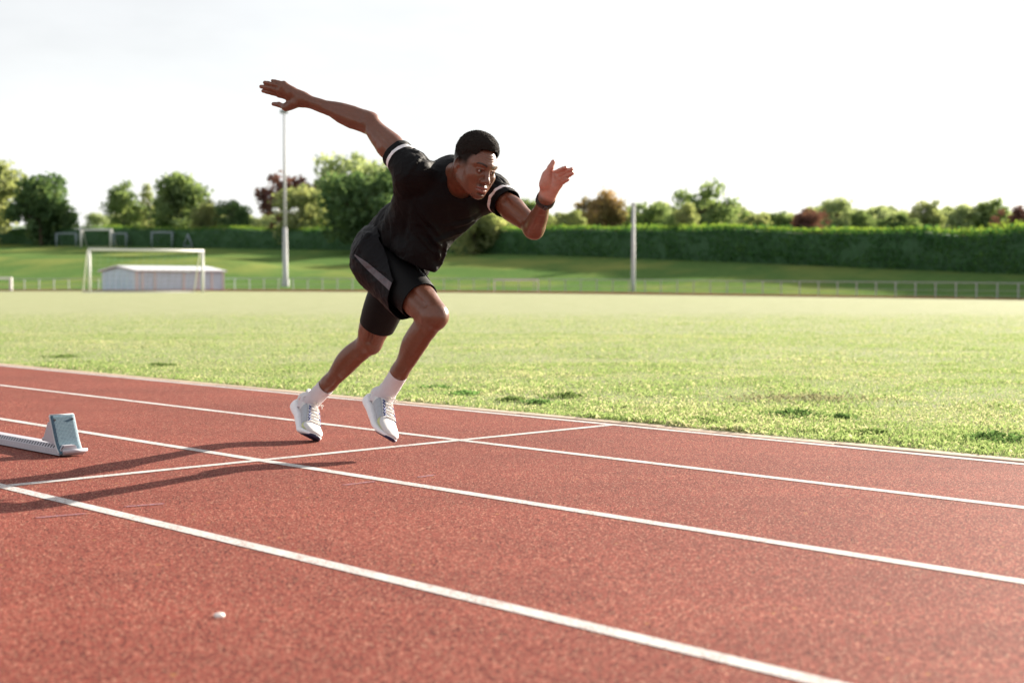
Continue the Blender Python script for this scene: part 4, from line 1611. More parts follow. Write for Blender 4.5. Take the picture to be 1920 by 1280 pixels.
# palms and inner fingers
palm = (np.linalg.norm(BV - at(1043, 338, 5.26), axis=1) < .125) * sstep(-BN[:, 1], -.35, .25) * sstep((BV - lw) @ unit(at(1046, 330, 5.26) - lw), .002, .022)
blend(palm * .95, (.50, .215, .160))
rtip = sstep(-(BV[:, 0] - at(511, 165, 5.7)[0]), -.004, .05) * (BV[:, 2] > 1.35)
blend(rtip * .35, (.36, .15, .115))
rp = (np.linalg.norm(BV - at(530, 180, 5.71), axis=1) < .12) * sstep(BN[:, 1], .1, .5)
blend(rp * .8, (.42, .18, .14))
# dry elbows and knees
for p in (J['Re'], J['Le']):
    blend(np.exp(-(np.linalg.norm(BV - p, axis=1) / .035) ** 2) * .25, (.09, .04, .03))
for p in (J['Rk'], J['Lk']):
    blend(np.exp(-(np.linalg.norm(BV - p, axis=1) / .05) ** 2) * .28, (.085, .040, .030))

# creases on the forehead
crease = inhead * (lf_ > .05) * sstep(lu, .034, .042) * sstep(.074 - lu, 0, .008) * (aa < .05)
BV = BV + BN * (np.sin((lu + .004 * np.cos(la * 60)) * 2 * math.pi / .0095) * .0007 * crease)[:, None]

M['skin'] = colmat('skin', .34, .55, .10, noise=.10)
stub = np.clip(side, 0, 1)
muscle = (vnoise(BV * 34) - .5) * .0022 + (vnoise(BV * 85) - .5) * .0008
BV = BV + BN * (muscle * (1 - .85 * inhead))[:, None]
col = np.c_[col, 1 - .92 * stub]
runner = empty('person', (hm[0], hm[1], 0.0))
tag(runner, 'sprinter in black shirt and shorts bursting forward along the red lane', 'person')
mesh_np('body', BV, BF, M['skin'], runner, colors=col)


# eyes
def mat_eye(centre, gaze):
    m, nt, bs = newmat('eyeball')
    a = nd(nt, 'ShaderNodeAttribute'); a.attribute_name = 'col'
    nt.links.new(a.outputs['Color'], bs.inputs['Base Color'])
    bs.inputs['Roughness'].default_value = .12
    return m


M['eye'] = mat_eye(None, None)
for s in (-1, 1):
    c = hp(s * .0325, .0805, .002)
    gz = unit(HF * 1.0 + HL * .28 - HU * .02)
    bm = bmesh.new(); bmesh.ops.create_icosphere(bm, subdivisions=4, radius=.0128 * HS)
    V = np.array([v.co[:] for v in bm.verts]); F = np.array([[v.index for v in f.verts] for f in bm.faces]); bm.free()
    ang = np.degrees(np.arccos(np.clip((V / np.linalg.norm(V, axis=1)[:, None]) @ gz, -1, 1)))
    cc = np.where((ang < 28)[:, None], np.array([.018, .009, .006]), np.array([.42, .38, .35]))
    mesh_np('eye', V + c, F, M['eye'], runner, colors=cc)

# hair: dense cropped cap, longer on top
hair = Field()
hair.ell(hp(0, -.007, .044), HAX, np.array((.0712, .097, .084)) * HS, .02)
hair.ell(hp(0, -.002, .074), HAX, np.array((.0650, .084, .062)) * HS, .03)
hair.ell(hp(0, .018, .074), HAX, np.array((.0600, .077, .057)) * HS, .03)
hV, hF = hair.mesh(.0030)
hl = np.stack([(hV - HC) @ a for a in HAX], 1) / HS / np.array([.94, 1, 1])
a_, f_, u_ = np.abs(hl[:, 0]), hl[:, 1], hl[:, 2]
line = .089 - .005 * (a_ / .05) ** 2 - .030 * sstep(a_, .046, .062) - .040 * sstep(-f_, -.055, .02) + (vnoise(hV * 400) - .5) * .006
cut = (line - u_) * HS
hN = vnormals(hV, hF)
hV2 = hV + hN * ((vnoise(hV * 300) - .5) * .0028 + (vnoise(hV * 110) - .5) * .0030 - .0060 * sstep(-cut, .028, .0))[:, None]
hV3, hF3 = trim(hV2, hF, cut)
M['hair'] = simple('hair', (.017, .013, .011), .85, var=.6, scale=420, spec=.15, bmp=.003)
hairo = mesh_np('hair', hV3, hF3, M['hair'], runner)
# fuzz of short curls standing off the cap
hn3 = vnormals(hV3, hF3)
pick = rng.integers(0, len(hV3), 9000)
Pc = hV3[pick]; Nn = hn3[pick] + rng.normal(0, .55, (9000, 3)); Nn /= np.linalg.norm(Nn, axis=1)[:, None]
sd_ = rng.normal(0, 1, (9000, 3)); sd_ -= Nn * (sd_ * Nn).sum(1)[:, None]; sd_ /= np.linalg.norm(sd_, axis=1)[:, None]
ln = rng.uniform(.001, .0032, 9000)[:, None]
Vf = np.stack([Pc - sd_ * .0006, Pc + sd_ * .0006, Pc + Nn * ln + sd_ * ln * .3], 1).reshape(-1, 3)
o = mesh_np('curl_fuzz', Vf, np.arange(27000).reshape(-1, 3), M['hair'], hairo, smooth=False)
o['kind'] = 'stuff'

# ------------------------------------------------------------------ the runner: clothes
def cloth(name, colr, rough=.75, sheen=.25, weave=900, bmp=.0006):
    m, nt, bs = newmat(name)
    v = coords(nt)
    nz = tex_noise(nt, v, 35, 4, .6)
    c = np.array(colr)
    nt.links.new(ramp(nt, nz, [(.3, tuple(c * .8)), (.7, tuple(np.minimum(c * 1.2, 1)))]), bs.inputs['Base Color'])
    bs.inputs['Roughness'].default_value = rough
    bs.inputs['Sheen Weight'].default_value = sheen
    bs.inputs['Sheen Roughness'].default_value = .5
    bs.inputs['Specular IOR Level'].default_value = .16
    bump(nt, bs, tex_noise(nt, v, weave, 2, .5), bmp, .7)
    return m


M['shirt'] = cloth('black_jersey', (.0032, .0032, .0040), .66, .0)
M['shorts'] = cloth('black_polyester', (.0042, .0042, .0060), .6, .0)
M['tights'] = cloth('black_lycra', (.0030, .0030, .0035), .55, .0)
M['white_cloth'] = cloth('white_trim', (.78, .77, .80), .7, .0)
M['grey_trim'] = cloth('grey_trim', (.125, .115, .13), .6, .1)


def folds(V, N, amp, freq, along, seed=0.0, sharp=1.6):
    """soft creases stretched along one direction"""
    along = unit(along)
    q = V - np.outer(V @ along, along) * .78
    n1 = vnoise(q * freq + seed); n2 = vnoise(q * freq * 2.1 + seed * 1.7 + 5)
    r1 = (1 - np.abs(n1 * 2 - 1)) ** sharp; r2 = (1 - np.abs(n2 * 2 - 1)) ** sharp
    return V + N * ((r1 - .35) * amp + (r2 - .35) * amp * .4)[:, None]


# shirt
sh = Field()
sh.cone(smid - TT * .065 + LR * .010, smid - TT * .20 + LR * .012, .138, .136, .03, (FW, .78))
sh.cone(smid - TT * .20 + LR * .012, hm + TT * .02, .136, .134, .05, (FW, .84))
sh.ell(smid - TT * .10 + FW * .052 - LR * .070, (LR, TT, FW), (.078, .080, .056), .05)
sh.ell(smid - TT * .10 + FW * .052 + LR * .075, (LR, TT, FW), (.078, .080, .056), .05)
drA = hm + TT * .36 + FW * .065
drB = at(800, 482, 5.68)
dd = unit(drB - drA); dn = unit(np.cross(dd, LR))
sh.cone(drA, drB, .112, .060, .05, (dn, .42))
sh.cone(lerp(drA, drB, .4), at(811, 498, 5.69), .06, .014, .04, (dn, .6))
sh.cone(hm + TT * .16 + FW * .05, at(775, 470, 5.72), .12, .075, .06)
sh.cone(hm + TT * .12 - FW * .06, hm - TT * .03 - FW * .05, .120, .122, .05)
for s, fr in (('R', .375), ('L', .36)):
    S, E = J[s + 's'], J[s + 'e']
    ud = unit(E - S)
    eo = unit(E - (S + J[s + 'w']) / 2)
    sh.cone(NB - TT * .035 + FW * .012, S - TT * .006, .046, .052, .04)
    sh.ball(S - TT * .006, .060, .04)
    sh.cone(S, lerp(S, E, fr + .25), .064, .0575 if s == 'R' else .0555, .035)
    sgn = -1 if s == 'R' else 1
    sh.cone(S - TT * .07 + LR * sgn * -.02, smid - TT * .25 + LR * sgn * .085, .054, .046, .05)
sh.cone(NB - ND * .06 + FW * .02, NB - ND * .015 + FW * .02, .076, .066, .04)
sh.cone(at(806, 328, 5.57), at(840, 327, 5.63), .040, .040, .03)
SVX = .0034
sV, sF = sh.mesh(SVX)
sN = vnormals(sV, sF)
rel = sV - hm
tt, ff, ll = rel @ TT, rel @ FW, rel @ LR
lowm = sstep(-tt, -.42, -.15)[:, None]
f1 = folds(sV, sN, .0120, 16, unit(LR + TT * .25), 2.0)
f2 = folds(sV, sN, .0090, 20, unit(TT * 1 - LR * .6 + FW * .2), 9.0)
f3 = folds(sV, sN, .013, 12, unit(-Z + TT * .2), 4.0)
f4 = folds(sV, sN, .0060, 34, unit(TT * .6 - LR * 1.0 + FW * .3), 17.0, 3.5)
sV = sV + (f4 - sV) * .30 + (f1 - sV) * (.15 + .15 * lowm) + (f2 - sV) * .30 + (f3 - sV) * lowm * .35


def crease(V, N, a, b, width, amp):
    """one long pulled fold: a soft ridge with a valley beside it, fading at both ends"""
    ab = b - a
    t = ((V - a) @ ab) / (ab @ ab)
    q = V - a - np.outer(t, ab)
    far_ = np.linalg.norm(q, axis=1)
    q = q - N * (q * N).sum(1)[:, None]
    d = np.linalg.norm(q, axis=1)
    side_ = np.sign(q @ np.cross(unit(ab), FW) + 1e-9)
    x = d * side_ / width
    prof = np.exp(-x ** 2) - .7 * np.exp(-(x - 1.5) ** 2)
    return V + N * (prof * amp * np.clip(np.sin(np.clip(t, 0, 1) * math.pi), 0, 1) ** .6 * (far_ < .10))[:, None]


def tp(l, t, f=.11):
    return hm + LR * l + TT * t + FW * f


for (a, b, w_, am_) in [
        (tp(-.15, .42, .06), tp(.03, .30, .13), .010, .007), (tp(-.15, .39, .07), tp(.06, .24, .13), .011, .008), (tp(-.14, .36, .08), tp(.05, .19, .14), .012, .008),
        (tp(-.13, .32, .09), tp(.00, .14, .14), .012, .007), (tp(.15, .43, .06), tp(.00, .36, .12), .010, .007), (tp(.15, .40, .08), tp(-.02, .28, .13), .011, .008),
        (tp(-.13, .24, .02), tp(-.02, .10, .12), .012, .009), (tp(-.14, .18, .0), tp(-.05, .06, .10), .012, .009), (tp(-.12, .14, -.06), tp(-.10, .04, .04), .011, .008),
        (tp(.05, .30, .15), tp(.08, .20, .2), .012, .008), (tp(-.04, .34, .13), tp(.07, .22, .2), .012, .008)]:
    sV = crease(sV, sN, a, b, w_, am_)
for s_, sg in (('R', -1), ('L', 1)):                    # gathers round the shoulder seam
    S_, E_ = J[s_ + 's'], J[s_ + 'e']
    for k_ in range(4):
        a = S_ + FW * (.045 - .03 * k_) - LR * sg * .045 + TT * (.02 + .012 * k_)
        b = lerp(S_, E_, .26) + FW * (.055 - .035 * k_) + TT * .02
        sV = crease(sV, sN, a, b, .0075, .0055)
# neck opening
nax = unit(ND * .5 + FW * .45 + np.array([0, -.6, 0]))
nc = at(873, 343, 5.53)
ap = (sV - nc) @ nax
rv = (sV - nc) - np.outer(ap, nax)
rl = np.linalg.norm(rv, axis=1)
cutn = np.where(ap > -.075, .0705 - rl, -1)
sV, sF = trim(sV, sF, cutn)
rel = sV - hm
tt, ff = rel @ TT, rel @ FW
hemn = unit(-TT + FW * .50)
wav = (vnoise(np.c_[sV @ LR * 14, ff * 14, np.zeros(len(sV))]) - .5) * .012
cuth = (.085 + .50 * ff + wav - tt) / math.sqrt(1 + .25)
sV, sF = trim(sV, sF, cuth)
stripes = []
for s, fr in (('R', .375), ('L', .36)):
    S, E = J[s + 's'], J[s + 'e']
    ud = unit(E - S); L = np.linalg.norm(E - S)
    pr = (sV - S) @ ud
    rad = np.linalg.norm((sV - S) - np.outer(pr, ud), axis=1)
    on = (pr > .02) & (rad < (.088 if s == 'R' else .080))
    # the sleeve's own axis is tilted so that the hem hangs a little lower inside
    cuts = np.where(on, pr - L * fr, -1)
    # stripe band cut out of the untrimmed sleeve surface
    V2 = sV + vnormals(sV, sF) * .0012
    sub = on[sF].all(1) & (pr[sF] > L * fr - .07).all(1)
    bv, bf = prune(V2, sF[sub])
    bv, bf = trim(bv, bf, (bv - S) @ ud - (L * fr - .026))
    bv, bf = trim(bv, bf, (L * fr - .0405) - (bv - S) @ ud)
    stripes.append((bv, bf))
    sV, sF = trim(sV, sF, cuts)
shirt = mesh_np('shirt', sV, sF, M['shirt'], runner)
m_ = shirt.modifiers.new('cloth', 'SOLIDIFY'); m_.thickness = .0035; m_.offset = -1
for v, f in stripes:
    mesh_np('sleeve_stripe', v, f, M['white_cloth'], shirt)

# tights under the shorts
tg = Field()
for s, fr in (('R', .735), ('L', .80)):
    Hh, K, A = J[s + 'h'], J[s + 'k'], J[s + 'a']
    td = unit(K - Hh)
    kt = KF[s]
    sd = np.cross(td, kt)
    tg.cone(Hh, lerp(Hh, K, .98), .094, .065, .02)
    tg.ell(lerp(Hh, K, .80) + kt * .012, (td, kt, sd), (.11, .050, .060), .03)
    tg.ell(lerp(Hh, K, .50) + kt * .014, (td, kt, sd), (.22, .072, .078), .03)
    tg.ell(lerp(Hh, K, .55) - kt * .018, (td, kt, sd), (.19, .058, .066), .03)
tV, tF = tg.mesh(.0036)
for s, fr in (('R', .735), ('L', .80)):
    Hh, K = J[s + 'h'], J[s + 'k']
    td = unit(K - Hh)
    other = J['Lh' if s == 'R' else 'Rh'], J['Lk' if s == 'R' else 'Rk']

    def axd(P, a, b):
        t = np.clip(((P - a) @ (b - a)) / ((b - a) @ (b - a)), 0, 1.2)
        return np.linalg.norm(P - a - np.outer(t, b - a), axis=1)
    mine = axd(tV, Hh, K) < axd(tV, *other)
    c = np.where(mine, (tV - lerp(Hh, K, fr)) @ td, -1)
    tV, tF = trim(tV, tF, c)
tights = mesh_np('tights', tV, tF, M['tights'], runner)
m_ = tights.modifiers.new('cloth', 'SOLIDIFY'); m_.thickness = .003; m_.offset = -1

# loose shorts
so = Field()
so.cone(J['Lh'] + TT * .01, J['Rh'] + TT * .01, .118, .118, .05)
so.cone(hm, hm + TT * .14 - FW * .01, .132, .125, .05, (FW, .88))
so.ell(hm - FW * .052 - TT * .012 - LR * .050, (LR, TT, FW), (.100, .105, .092), .05)
so.ell(hm - FW * .055 - TT * .02 + LR * .055, (LR, TT, FW), (.105, .11, .095), .05)
ends = {}
for s, fr in (('R', .56), ('L', .34)):
    Hh, K, A = J[s + 'h'], J[s + 'k'], J[s + 'a']
    td = unit(K - Hh)
    kt = K - (Hh + A) / 2; kt = unit(kt - td * (kt @ td)); sd = np.cross(td, kt)
    so.cone(Hh, lerp(Hh, K, fr + .25), .108, .098 if s == 'R' else .094, .04)
    if s == 'R':
        so.cone(Hh - kt * .03, lerp(Hh, K, fr + .15) - kt * .032, .092, .082, .04)
oV, oF = so.mesh(.0036)
oN = vnormals(oV, oF)
g1 = folds(oV, oN, .012, 17, unit(J['Rk'] - J['Rh']), 3.0)
g2 = folds(oV, oN, .010, 20, unit(LR + TT * .4), 8.0)
g3 = folds(oV, oN, .0060, 34, unit(LR * .8 + TT * .5 - FW * .4), 21.0, 3.5)
oV = oV + (g1 - oV) * .30 + (g2 - oV) * .30 + (g3 - oV) * .30
for k_ in range(5):
    a = at(672 + 6 * k_, 440 + 14 * k_, 5.86); b = at(735 + 8 * k_, 462 + 17 * k_, 5.68)
    oV = crease(oV, oN, a, b, .010, .008)
for s, fr in (('R', .56), ('L', .34)):
    Hh, K, A = J[s + 'h'], J[s + 'k'], J[s + 'a']
    td = unit(K - Hh)
    kt = K - (Hh + A) / 2; kt = unit(kt - td * (kt @ td))
    pl = unit(td + kt * .22)
    other = J['Lh' if s == 'R' else 'Rh'], J['Lk' if s == 'R' else 'Rk']
    mine = axd(oV, Hh, K) < axd(oV, *other)
    c = np.where(mine, (oV - lerp(Hh, K, fr)) @ pl, -1)
    oV, oF = trim(oV, oF, c)
cw = (oV - hm) @ TT - .135
oV, oF = trim(oV, oF, cw)
oN = vnormals(oV, oF)
shorts = mesh_np('shorts', oV, oF, M['shorts'], runner)
m_ = shorts.modifiers.new('cloth', 'SOLIDIFY'); m_.thickness = .003; m_.offset = -1
# grey side stripe: widens towards the hem on the outer side of the near leg
pa, pb = at(682, 493, 5.80), at(741, 545, 5.62)
ax_ = unit(pb - pa); Lp = np.linalg.norm(pb - pa)
vw = unit((pa + pb) / 2 - CAMP)
wd = unit(np.cross(ax_, vw))
tp_ = ((oV - pa) @ ax_) / Lp
wv = (oV - pa) @ wd
wm_x, wm_y = [0, .35, 1], [.002, .011, .015]
band = (tp_ > 0) & (tp_ < 1.04) & (np.abs(wv) < .03) & ((oN @ vw) < -.02) & (((oV - hm) @ LR) < .0)
v, f = prune(oV + oN * .0014, oF[band[oF].all(1)])
for sg in (1, -1):
    w_ = np.interp(((v - pa) @ ax_) / Lp, wm_x, wm_y)
    v, f = trim(v, f, ((v - pa) @ wd) * sg - w_)
mesh_np('side_stripe', v, f, M['grey_trim'], shorts)

# ------------------------------------------------------------------ socks, shoes, watch
def mat_sock():
    m, nt, bs = newmat('ribbed_sock')
    bs.inputs['Base Color'].default_value = (.72, .69, .73, 1)
    bs.inputs['Roughness'].default_value = .85
    bs.inputs['Sheen Weight'].default_value = .2
    w = nd(nt, 'ShaderNodeTexWave', Scale=1.0, Distortion=0.0)
    w.bands_direction = 'X'
    nt.links.new(coords(nt, (7.0, 1, 1), 'UV'), w.inputs['Vector'])
    bump(nt, bs, w.outputs['Fac'], .0012, .8)
    return m


M['sock'] = mat_sock()
M['midsole'] = simple('midsole_foam', (.84, .83, .86), .55, var=.05, scale=40)
M['upper'] = simple('shoe_mesh', (.66, .66, .66), .7, var=.08, scale=400, bmp=.0008)
M['shoe_grey'] = simple('shoe_side_grey', (.40, .43, .47), .6, var=.1, scale=90)
M['shoe_lime'] = simple('shoe_side_lime', (.56, .62, .30), .6, var=.1, scale=60)
M['shoe_pink'] = simple('shoe_collar_pink', (.66, .36, .36), .6, var=.06, scale=40)
M['navy'] = simple('navy_rubber', (.018, .022, .07), .5, var=.15, scale=60)
M['lace_blue'] = simple('lace_loop_blue', (.030, .050, .22), .6, var=.15, scale=60)
M['lace'] = simple('lace_white', (.72, .68, .64), .8, var=.08, scale=300)
M['watch'] = simple('watch_strap', (.018, .017, .018), .5, var=.2, scale=60)
M['watch_case'] = simple('watch_case', (.05, .05, .055), .25, .5, .1, 60)


def shoe(origin, fx, up, bend, flexx=.205, L=.295, side=1, sc=1.0):
    """origin at the heel's underside; fx to the toe, up out of the collar; bend lifts the toes (radians)"""
    fx = unit(fx); up = unit(up - fx * (up @ fx)); ly = np.cross(up, fx)

    def pt(x, y, z):
        if x > flexx:
            a = bend * min((x - flexx) / .035, 1.0)
            dx, dz = x - flexx, z
            x2 = flexx + dx * math.cos(a) - dz * math.sin(a); z2 = dx * math.sin(a) + dz * math.cos(a)
            x, z = x2, z2
        return origin + (fx * x + ly * y + up * z) * sc
    xs = np.concatenate([[0.0, .004, .012, .025], np.linspace(.045, .25, 16), [.265, .278, .287, .293, .295]])
    hw = np.interp(xs, [0, .004, .012, .025, .06, .11, .15, .20, .225, .25, .265, .278, .287, .293, .295],
                   [.012, .024, .033, .038, .040, .038, .042, .049, .051, .048, .044, .038, .030, .019, .007])
    skew = np.interp(xs, [0, .1, .2, .295], [0, .002, -.004, -.012]) * side
    zb = np.interp(xs, [0, .012, .04, .10, .20, .25, .295], [.014, .005, 0, .003, .0, .006, .022])
    zs = np.interp(xs, [0, .03, .10, .20, .26, .295], [.050, .046, .038, .029, .030, .034])     # top of the sole
    zt = np.interp(xs, [0, .010, .03, .06, .085, .11, .14, .18, .22, .26, .28, .295], [.070, .098, .112, .104, .098, .100, .092, .078, .066, .057, .051, .040])
    root = empty('shoe', origin)
    root.parent = runner
    root.matrix_parent_inverse = Matrix.Translation(-runner.location)

    def ringmesh(rings, nm, mat, smooth=True, capA=True, capB=True):
        n = len(rings[0]); V = [p for r_ in rings for p in r_]; F = []
        for i in range(len(rings) - 1):
            for k in range(n):
                F.append((i * n + k, i * n + (k + 1) % n, (i + 1) * n + (k + 1) % n, (i + 1) * n + k))
        if capA: F.append(tuple(range(n - 1, -1, -1)))
        if capB: F.append(tuple(range((len(rings) - 1) * n, len(rings) * n)))
        o = mesh_py(nm, V, F, mat, None, smooth)
        o.parent = root; o.matrix_parent_inverse = Matrix.Translation(-origin_v) @ Matrix.Translation(-Vector((0, 0, 0)))
        return o
    origin_v = Vector(tuple(origin))
    # sole
    rings = []
    for x, w, s_, b, t in zip(xs, hw, skew, zb, zs):
        r_ = []
        for k in range(20):
            a = 2 * math.pi * k / 20
            cx, cz = math.cos(a), math.sin(a)
            yy = math.copysign(abs(cx) ** .45, cx) * w * (1.06 - .06 * cz)
            bulge = 1 + .03 * math.sin(x * 60)
            zz = (b + t) / 2 + math.copysign(abs(cz) ** .6, cz) * (t - b) / 2
            r_.append(pt(x, yy * bulge + s_, zz))
        rings.append(r_)
    ringmesh(rings, 'sole', M['midsole'])
    # outsole: thin dark rubber below, turned up at the toe
    rings = []
    for x, w, s_, b, t in zip(xs[18:], hw[18:], skew[18:], zb[18:], zs[18:]):
        r_ = []
        th = .0030 + (.011 if x > .283 else .006 * sstep(np.array(x), .266, .283))
        ww = w * (.90 if x < .26 else .96)
        for k in range(12):
            a = 2 * math.pi * k / 12
            cx, cz = math.cos(a), math.sin(a)
            r_.append(pt(x + (.003 if x > .28 else 0), math.copysign(abs(cx) ** .5, cx) * ww + s_, b - .003 + th * (.5 + .5 * math.copysign(abs(cz) ** .6, cz))))
        rings.append(r_)
    ringmesh(rings, 'outsole', M['navy'])
    # upper
    up_r = []
    NK = 28

    def upr(x, off=0.0):
        w = np.interp(x, xs, hw) * .95; s_ = np.interp(x, xs, skew); b = np.interp(x, xs, zs) - .006; t = np.interp(x, xs, zt)
        r_ = []
        for k in range(NK):
            a = 2 * math.pi * k / NK - math.pi / 2
            cx, cz = math.cos(a), math.sin(a)
            p_ = .62 if x > .12 else .7
            yy = math.copysign(abs(cx) ** p_, cx) * (w * (1 - .30 * max(cz, 0) ** 1.5) + off)
            zz = b + (t - b) * (.5 + .5 * math.copysign(abs(cz) ** .8, cz)) + off * max(cz, 0)
            r_.append((x, yy + s_, zz))
        return r_
    fine = np.concatenate([np.linspace(.002, .24, 49), np.linspace(.246, .2925, 14)])
    ringmesh([[pt(*q) for q in upr(x)] for x in fine], 'upper', M['upper'])

    def patch(nm, mat, xr, kr, off=.0012):
        rows = []
        for x in xr:
            full = upr(x, off)
            k0, k1 = kr(x)
            ks = np.linspace(k0, k1, 7)
            rr = []
            for kk in ks:
                i0 = int(math.floor(kk)) % NK; i1 = (i0 + 1) % NK; t = kk - math.floor(kk)
                rr.append(pt(*lerp(np.array(full[i0]), np.array(full[i1]), t)))
            rows.append(rr)
        n = 7
        V = [p for r_ in rows for p in r_]
        F = [(i * n + k, i * n + k + 1, (i + 1) * n + k + 1, (i + 1) * n + k) for i in range(len(rows) - 1) for k in range(n - 1)]
        o = mesh_py(nm, V, F, mat, None, True)
        o.parent = root; o.matrix_parent_inverse = Matrix.Translation(-origin_v)
        mm = o.modifiers.new('t', 'SOLIDIFY'); mm.thickness = .001
    # ring index 0 is the bottom, NK/4 the +y side, NK/2 the top, 3NK/4 the -y side
    for sg in (1, -1):
        def kk(a, b):
            return (lambda x: ((a, b) if sg > 0 else (NK - b, NK - a)))
        patch('side_panel', M['shoe_grey'], np.linspace(.095, .205, 12), kk(4.2, 9.6))
        patch('toe_panel', M['shoe_lime'], np.linspace(.206, .262, 8), lambda x, sg=sg: ((4.0, 4.4 + (.264 - x) / .058 * 4.0) if sg > 0 else (NK - (4.4 + (.264 - x) / .058 * 4.0), NK - 4.0)))
        patch('collar_panel', M['shoe_pink'], np.linspace(.040, .060, 5), kk(6.0, 12.2))
        # zigzag lace loops
        zz = []
        for i in range(11):
            x = .118 + i * .0085
            k_ = 10.4 if i % 2 == 0 else 11.6
            full = upr(x, .0028)
            k_ = k_ if sg > 0 else NK - k_
            i0 = int(k_); t = k_ - i0
            zz.append(pt(*lerp(np.array(full[i0]), np.array(full[(i0 + 1) % NK]), t)))
        b = MB(); b.tube(zz, .0025, 6); o = b.build('lace_loop', M['lace_blue'], None, True)
        o.parent = root; o.matrix_parent_inverse = Matrix.Translation(-origin_v)
    # laces across the tongue
    for i in range(6):
        x = .122 + i * .0165
        P_ = []
        for kq in np.linspace(11.4, 16.6, 9):
            full = upr(x + (.004 if i % 2 else -.004) * (kq - 14) / 3, .0035)
            i0 = int(kq); t = kq - i0
            P_.append(pt(*lerp(np.array(full[i0]), np.array(full[(i0 + 1) % NK]), t)))
        b = MB(); b.tube(P_, .0025, 6); o = b.build('lace', M['lace'], None, True)
        o.parent = root; o.matrix_parent_inverse = Matrix.Translation(-origin_v)
    kn = np.array(upr(.113, .008)[14])
    for q in ([(0, 0, 0), (.004, .012, .010), (.012, .024, .006), (.008, .030, -.002)], [(0, 0, 0), (.004, -.012, .010), (.012, -.024, .006)], [(0, 0, 0), (.010, .010, .014), (.018, .022, .016)], [(0, 0, 0), (.012, -.008, .012), (.024, -.012, .012)]):
        b = MB(); b.tube([pt(*(kn + np.array(v_))) for v_ in q], .0022, 6); o = b.build('lace_bow', M['lace'], None, True)
        o.parent = root; o.matrix_parent_inverse = Matrix.Translation(-origin_v)
    # padded collar round the ankle
    cr = []
    for k in range(25):
        a = 2 * math.pi * k / 24
        cr.append(pt(.058 + .044 * math.cos(a), .029 * math.sin(a), .106 - .004 * math.cos(2 * a) + .008 * max(-math.cos(a), 0)))
    b = MB(); b.tube(cr, .0075, 8, False); o = b.build('collar', M['upper'], None, True)
    o.parent = root; o.matrix_parent_inverse = Matrix.Translation(-origin_v)
    return pt


def sock(A, K, pt, frac, rtop):
    """tube from inside the shoe over the ankle up the shin"""
    up_p = lerp(A, K, frac)
    p0 = pt(.075, 0, .045); p1 = pt(.058, 0, .075); p2 = lerp(pt(.055, 0, .100), A, .5)
    p3 = A
    ctrl = [p0, p1, p2, p3 * 1.0, lerp(A, K, frac * .35), lerp(A, K, frac * .7), up_p]
    rad = [.040, .042, .0425, .041, .0385, .038, rtop]
    pts = []; rr = []
    n = len(ctrl)
    for i in range(n - 1):                     # Catmull-Rom
        a, b, c, d = ctrl[max(i - 1, 0)], ctrl[i], ctrl[i + 1], ctrl[min(i + 2, n - 1)]
        for t in np.linspace(0, 1, 8, endpoint=False):
            pts.append(.5 * ((2 * b) + (-a + c) * t + (2 * a - 5 * b + 4 * c - d) * t * t + (-a + 3 * b - 3 * c + d) * t ** 3)); rr.append(lerp(rad[i], rad[i + 1], t))
    pts.append(ctrl[-1]); rr.append(rad[-1])
    me = bpy.data.meshes.new('sock')
    N = 40; V = []; F = []; UV = []
    ref = None
    for i, p in enumerate(pts):
        t = unit(pts[min(i + 1, len(pts) - 1)] - pts[max(i - 1, 0)])
        if ref is None: ref = unit(np.cross(t, [1, .2, 0]))
        ref = unit(ref - t * (ref @ t)); bn = np.cross(t, ref)
        wr = .0011 * math.sin(i * .9) * (1 if 8 < i < 40 else 0)
        for k in range(N):
            a = 2 * math.pi * k / N
            V.append(p + (ref * math.cos(a) + bn * math.sin(a)) * (rr[i] + wr * math.sin(a * 2 + i * .4)))
            UV.append((k / N * 4, i * .02))
    for i in range(len(pts) - 1):
        for k in range(N):
            F.append((i * N + k, i * N + (k + 1) % N, (i + 1) * N + (k + 1) % N, (i + 1) * N + k))
    me.from_pydata([tuple(v) for v in V], [], F)
    uvl = me.uv_layers.new(name='UVMap')
    for poly in me.polygons:
        for li, vi in zip(poly.loop_indices, poly.vertices):
            u_, v_ = UV[vi]
            if poly.index % N == N - 1 and vi % N == 0: u_ = 4.0
            uvl.data[li].uv = (u_, v_)
    me.update(); me.polygons.foreach_set('use_smooth', np.full(len(me.polygons), True, bool))
    o = link('sock', me, M['sock'], runner)
    mm = o.modifiers.new('cuff', 'SOLIDIFY'); mm.thickness = .003; mm.offset = -1


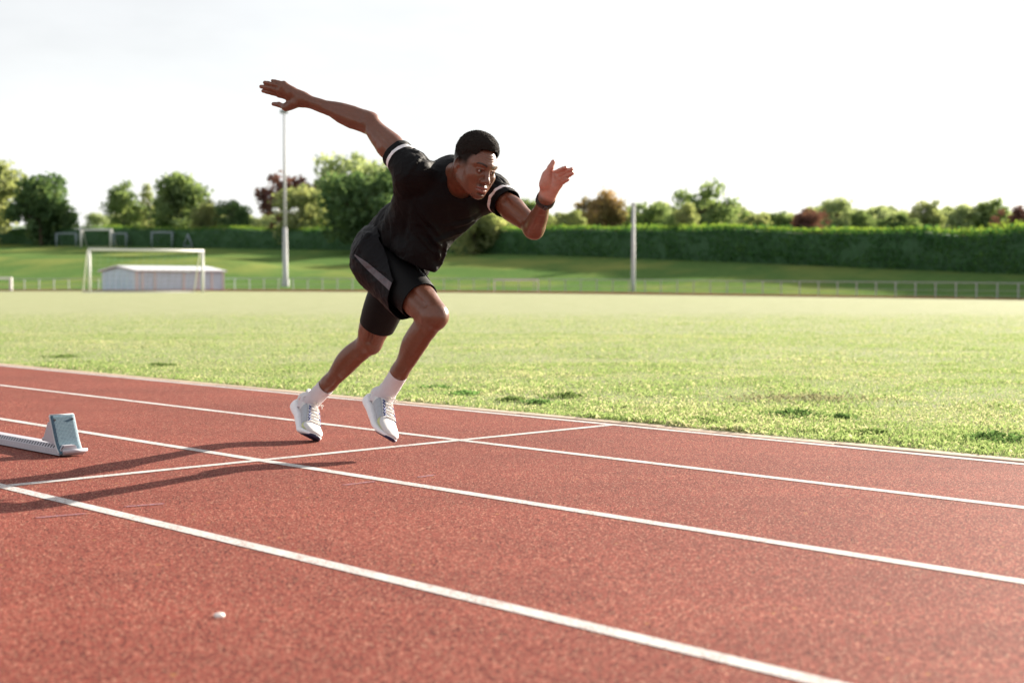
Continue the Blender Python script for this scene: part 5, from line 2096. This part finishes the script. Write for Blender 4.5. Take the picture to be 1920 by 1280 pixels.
# forward foot, just off the ground
def foot_axes(A, toe, face):
    """axes and heel point of a shoe whose collar sits round the ankle A and whose tip reaches toe"""
    D = toe - A
    sc = np.linalg.norm(D) / .253
    D = unit(D); p = unit(face - D * (face @ D))
    th = math.atan2(.08, .24)
    fx = D * math.cos(th) + p * math.sin(th); up = -D * math.sin(th) + p * math.cos(th)
    sc *= 1.09
    return toe - (fx * .290 + up * .020) * sc, fx, up, sc


toe = at(726, 823, 5.625)
o_, fx_, up_, sc_ = foot_axes(J['Ra'], toe, DIR * 1.0 + np.array([0, -.1, 0]))
ptR = shoe(o_, fx_, up_, .05, side=-1, sc=sc_)
sock(J['Ra'], J['Rk'], ptR, .28, .0385)
# pushing foot, toes on the track
toe = at(588, 832, 6.225)
o_, fx_, up_, sc_ = foot_axes(J['La'], toe, DIR * 1.0 + np.array([0, -.1, 0]))
ptL = shoe(o_, fx_, up_, .30, side=1, sc=sc_)
sock(J['La'], J['Lk'], ptL, .25, .0395)

# wrist watch
def watch():
    E, W = J['Le'], J['Lw']
    fd = unit(W - E); a = np.array([0, -1.0, 0]); pn = unit(a - fd * (a @ fd)); sd = np.cross(fd, pn)
    c = W + fd * -.004
    me_v = []; F = []
    N, wv = 36, (-.013, .013)
    ring = []
    for k in range(N):
        q = 2 * math.pi * k / N
        rdir = pn * math.cos(q) * .0300 + sd * math.sin(q) * .0325
        n_ = unit(rdir)
        ring.append((rdir, n_))
    V = []
    for (off, rad) in ((-.013, .0), (-.013, .0034), (.013, .0034), (.013, .0)):
        for rdir, n_ in ring: V.append(c + fd * off + rdir + n_ * rad)
    for j in range(4):
        for k in range(N):
            F.append((j * N + k, j * N + (k + 1) % N, ((j + 1) % 4) * N + (k + 1) % N, ((j + 1) % 4) * N + k))
    w = empty('wrist_watch', c); w.parent = runner; w.matrix_parent_inverse = Matrix.Translation(-runner.location)
    wv_ = Matrix.Translation(-Vector(tuple(c)))
    o = mesh_py('strap', V, F, M['watch'], None, True); o.parent = w; o.matrix_parent_inverse = wv_
    b = MB(); b.box(c - pn * .036, [fd, sd, pn], (.018, .017, .005)); o = b.build('case', M['watch_case'], None, bevel=.003); o.parent = w; o.matrix_parent_inverse = wv_
    b = MB(); b.box(c + pn * .0335 + sd * .012, [fd, sd, pn], (.0115, .006, .0025)); o = b.build('buckle', M['watch_case'], None, bevel=.001); o.parent = w; o.matrix_parent_inverse = wv_


watch()
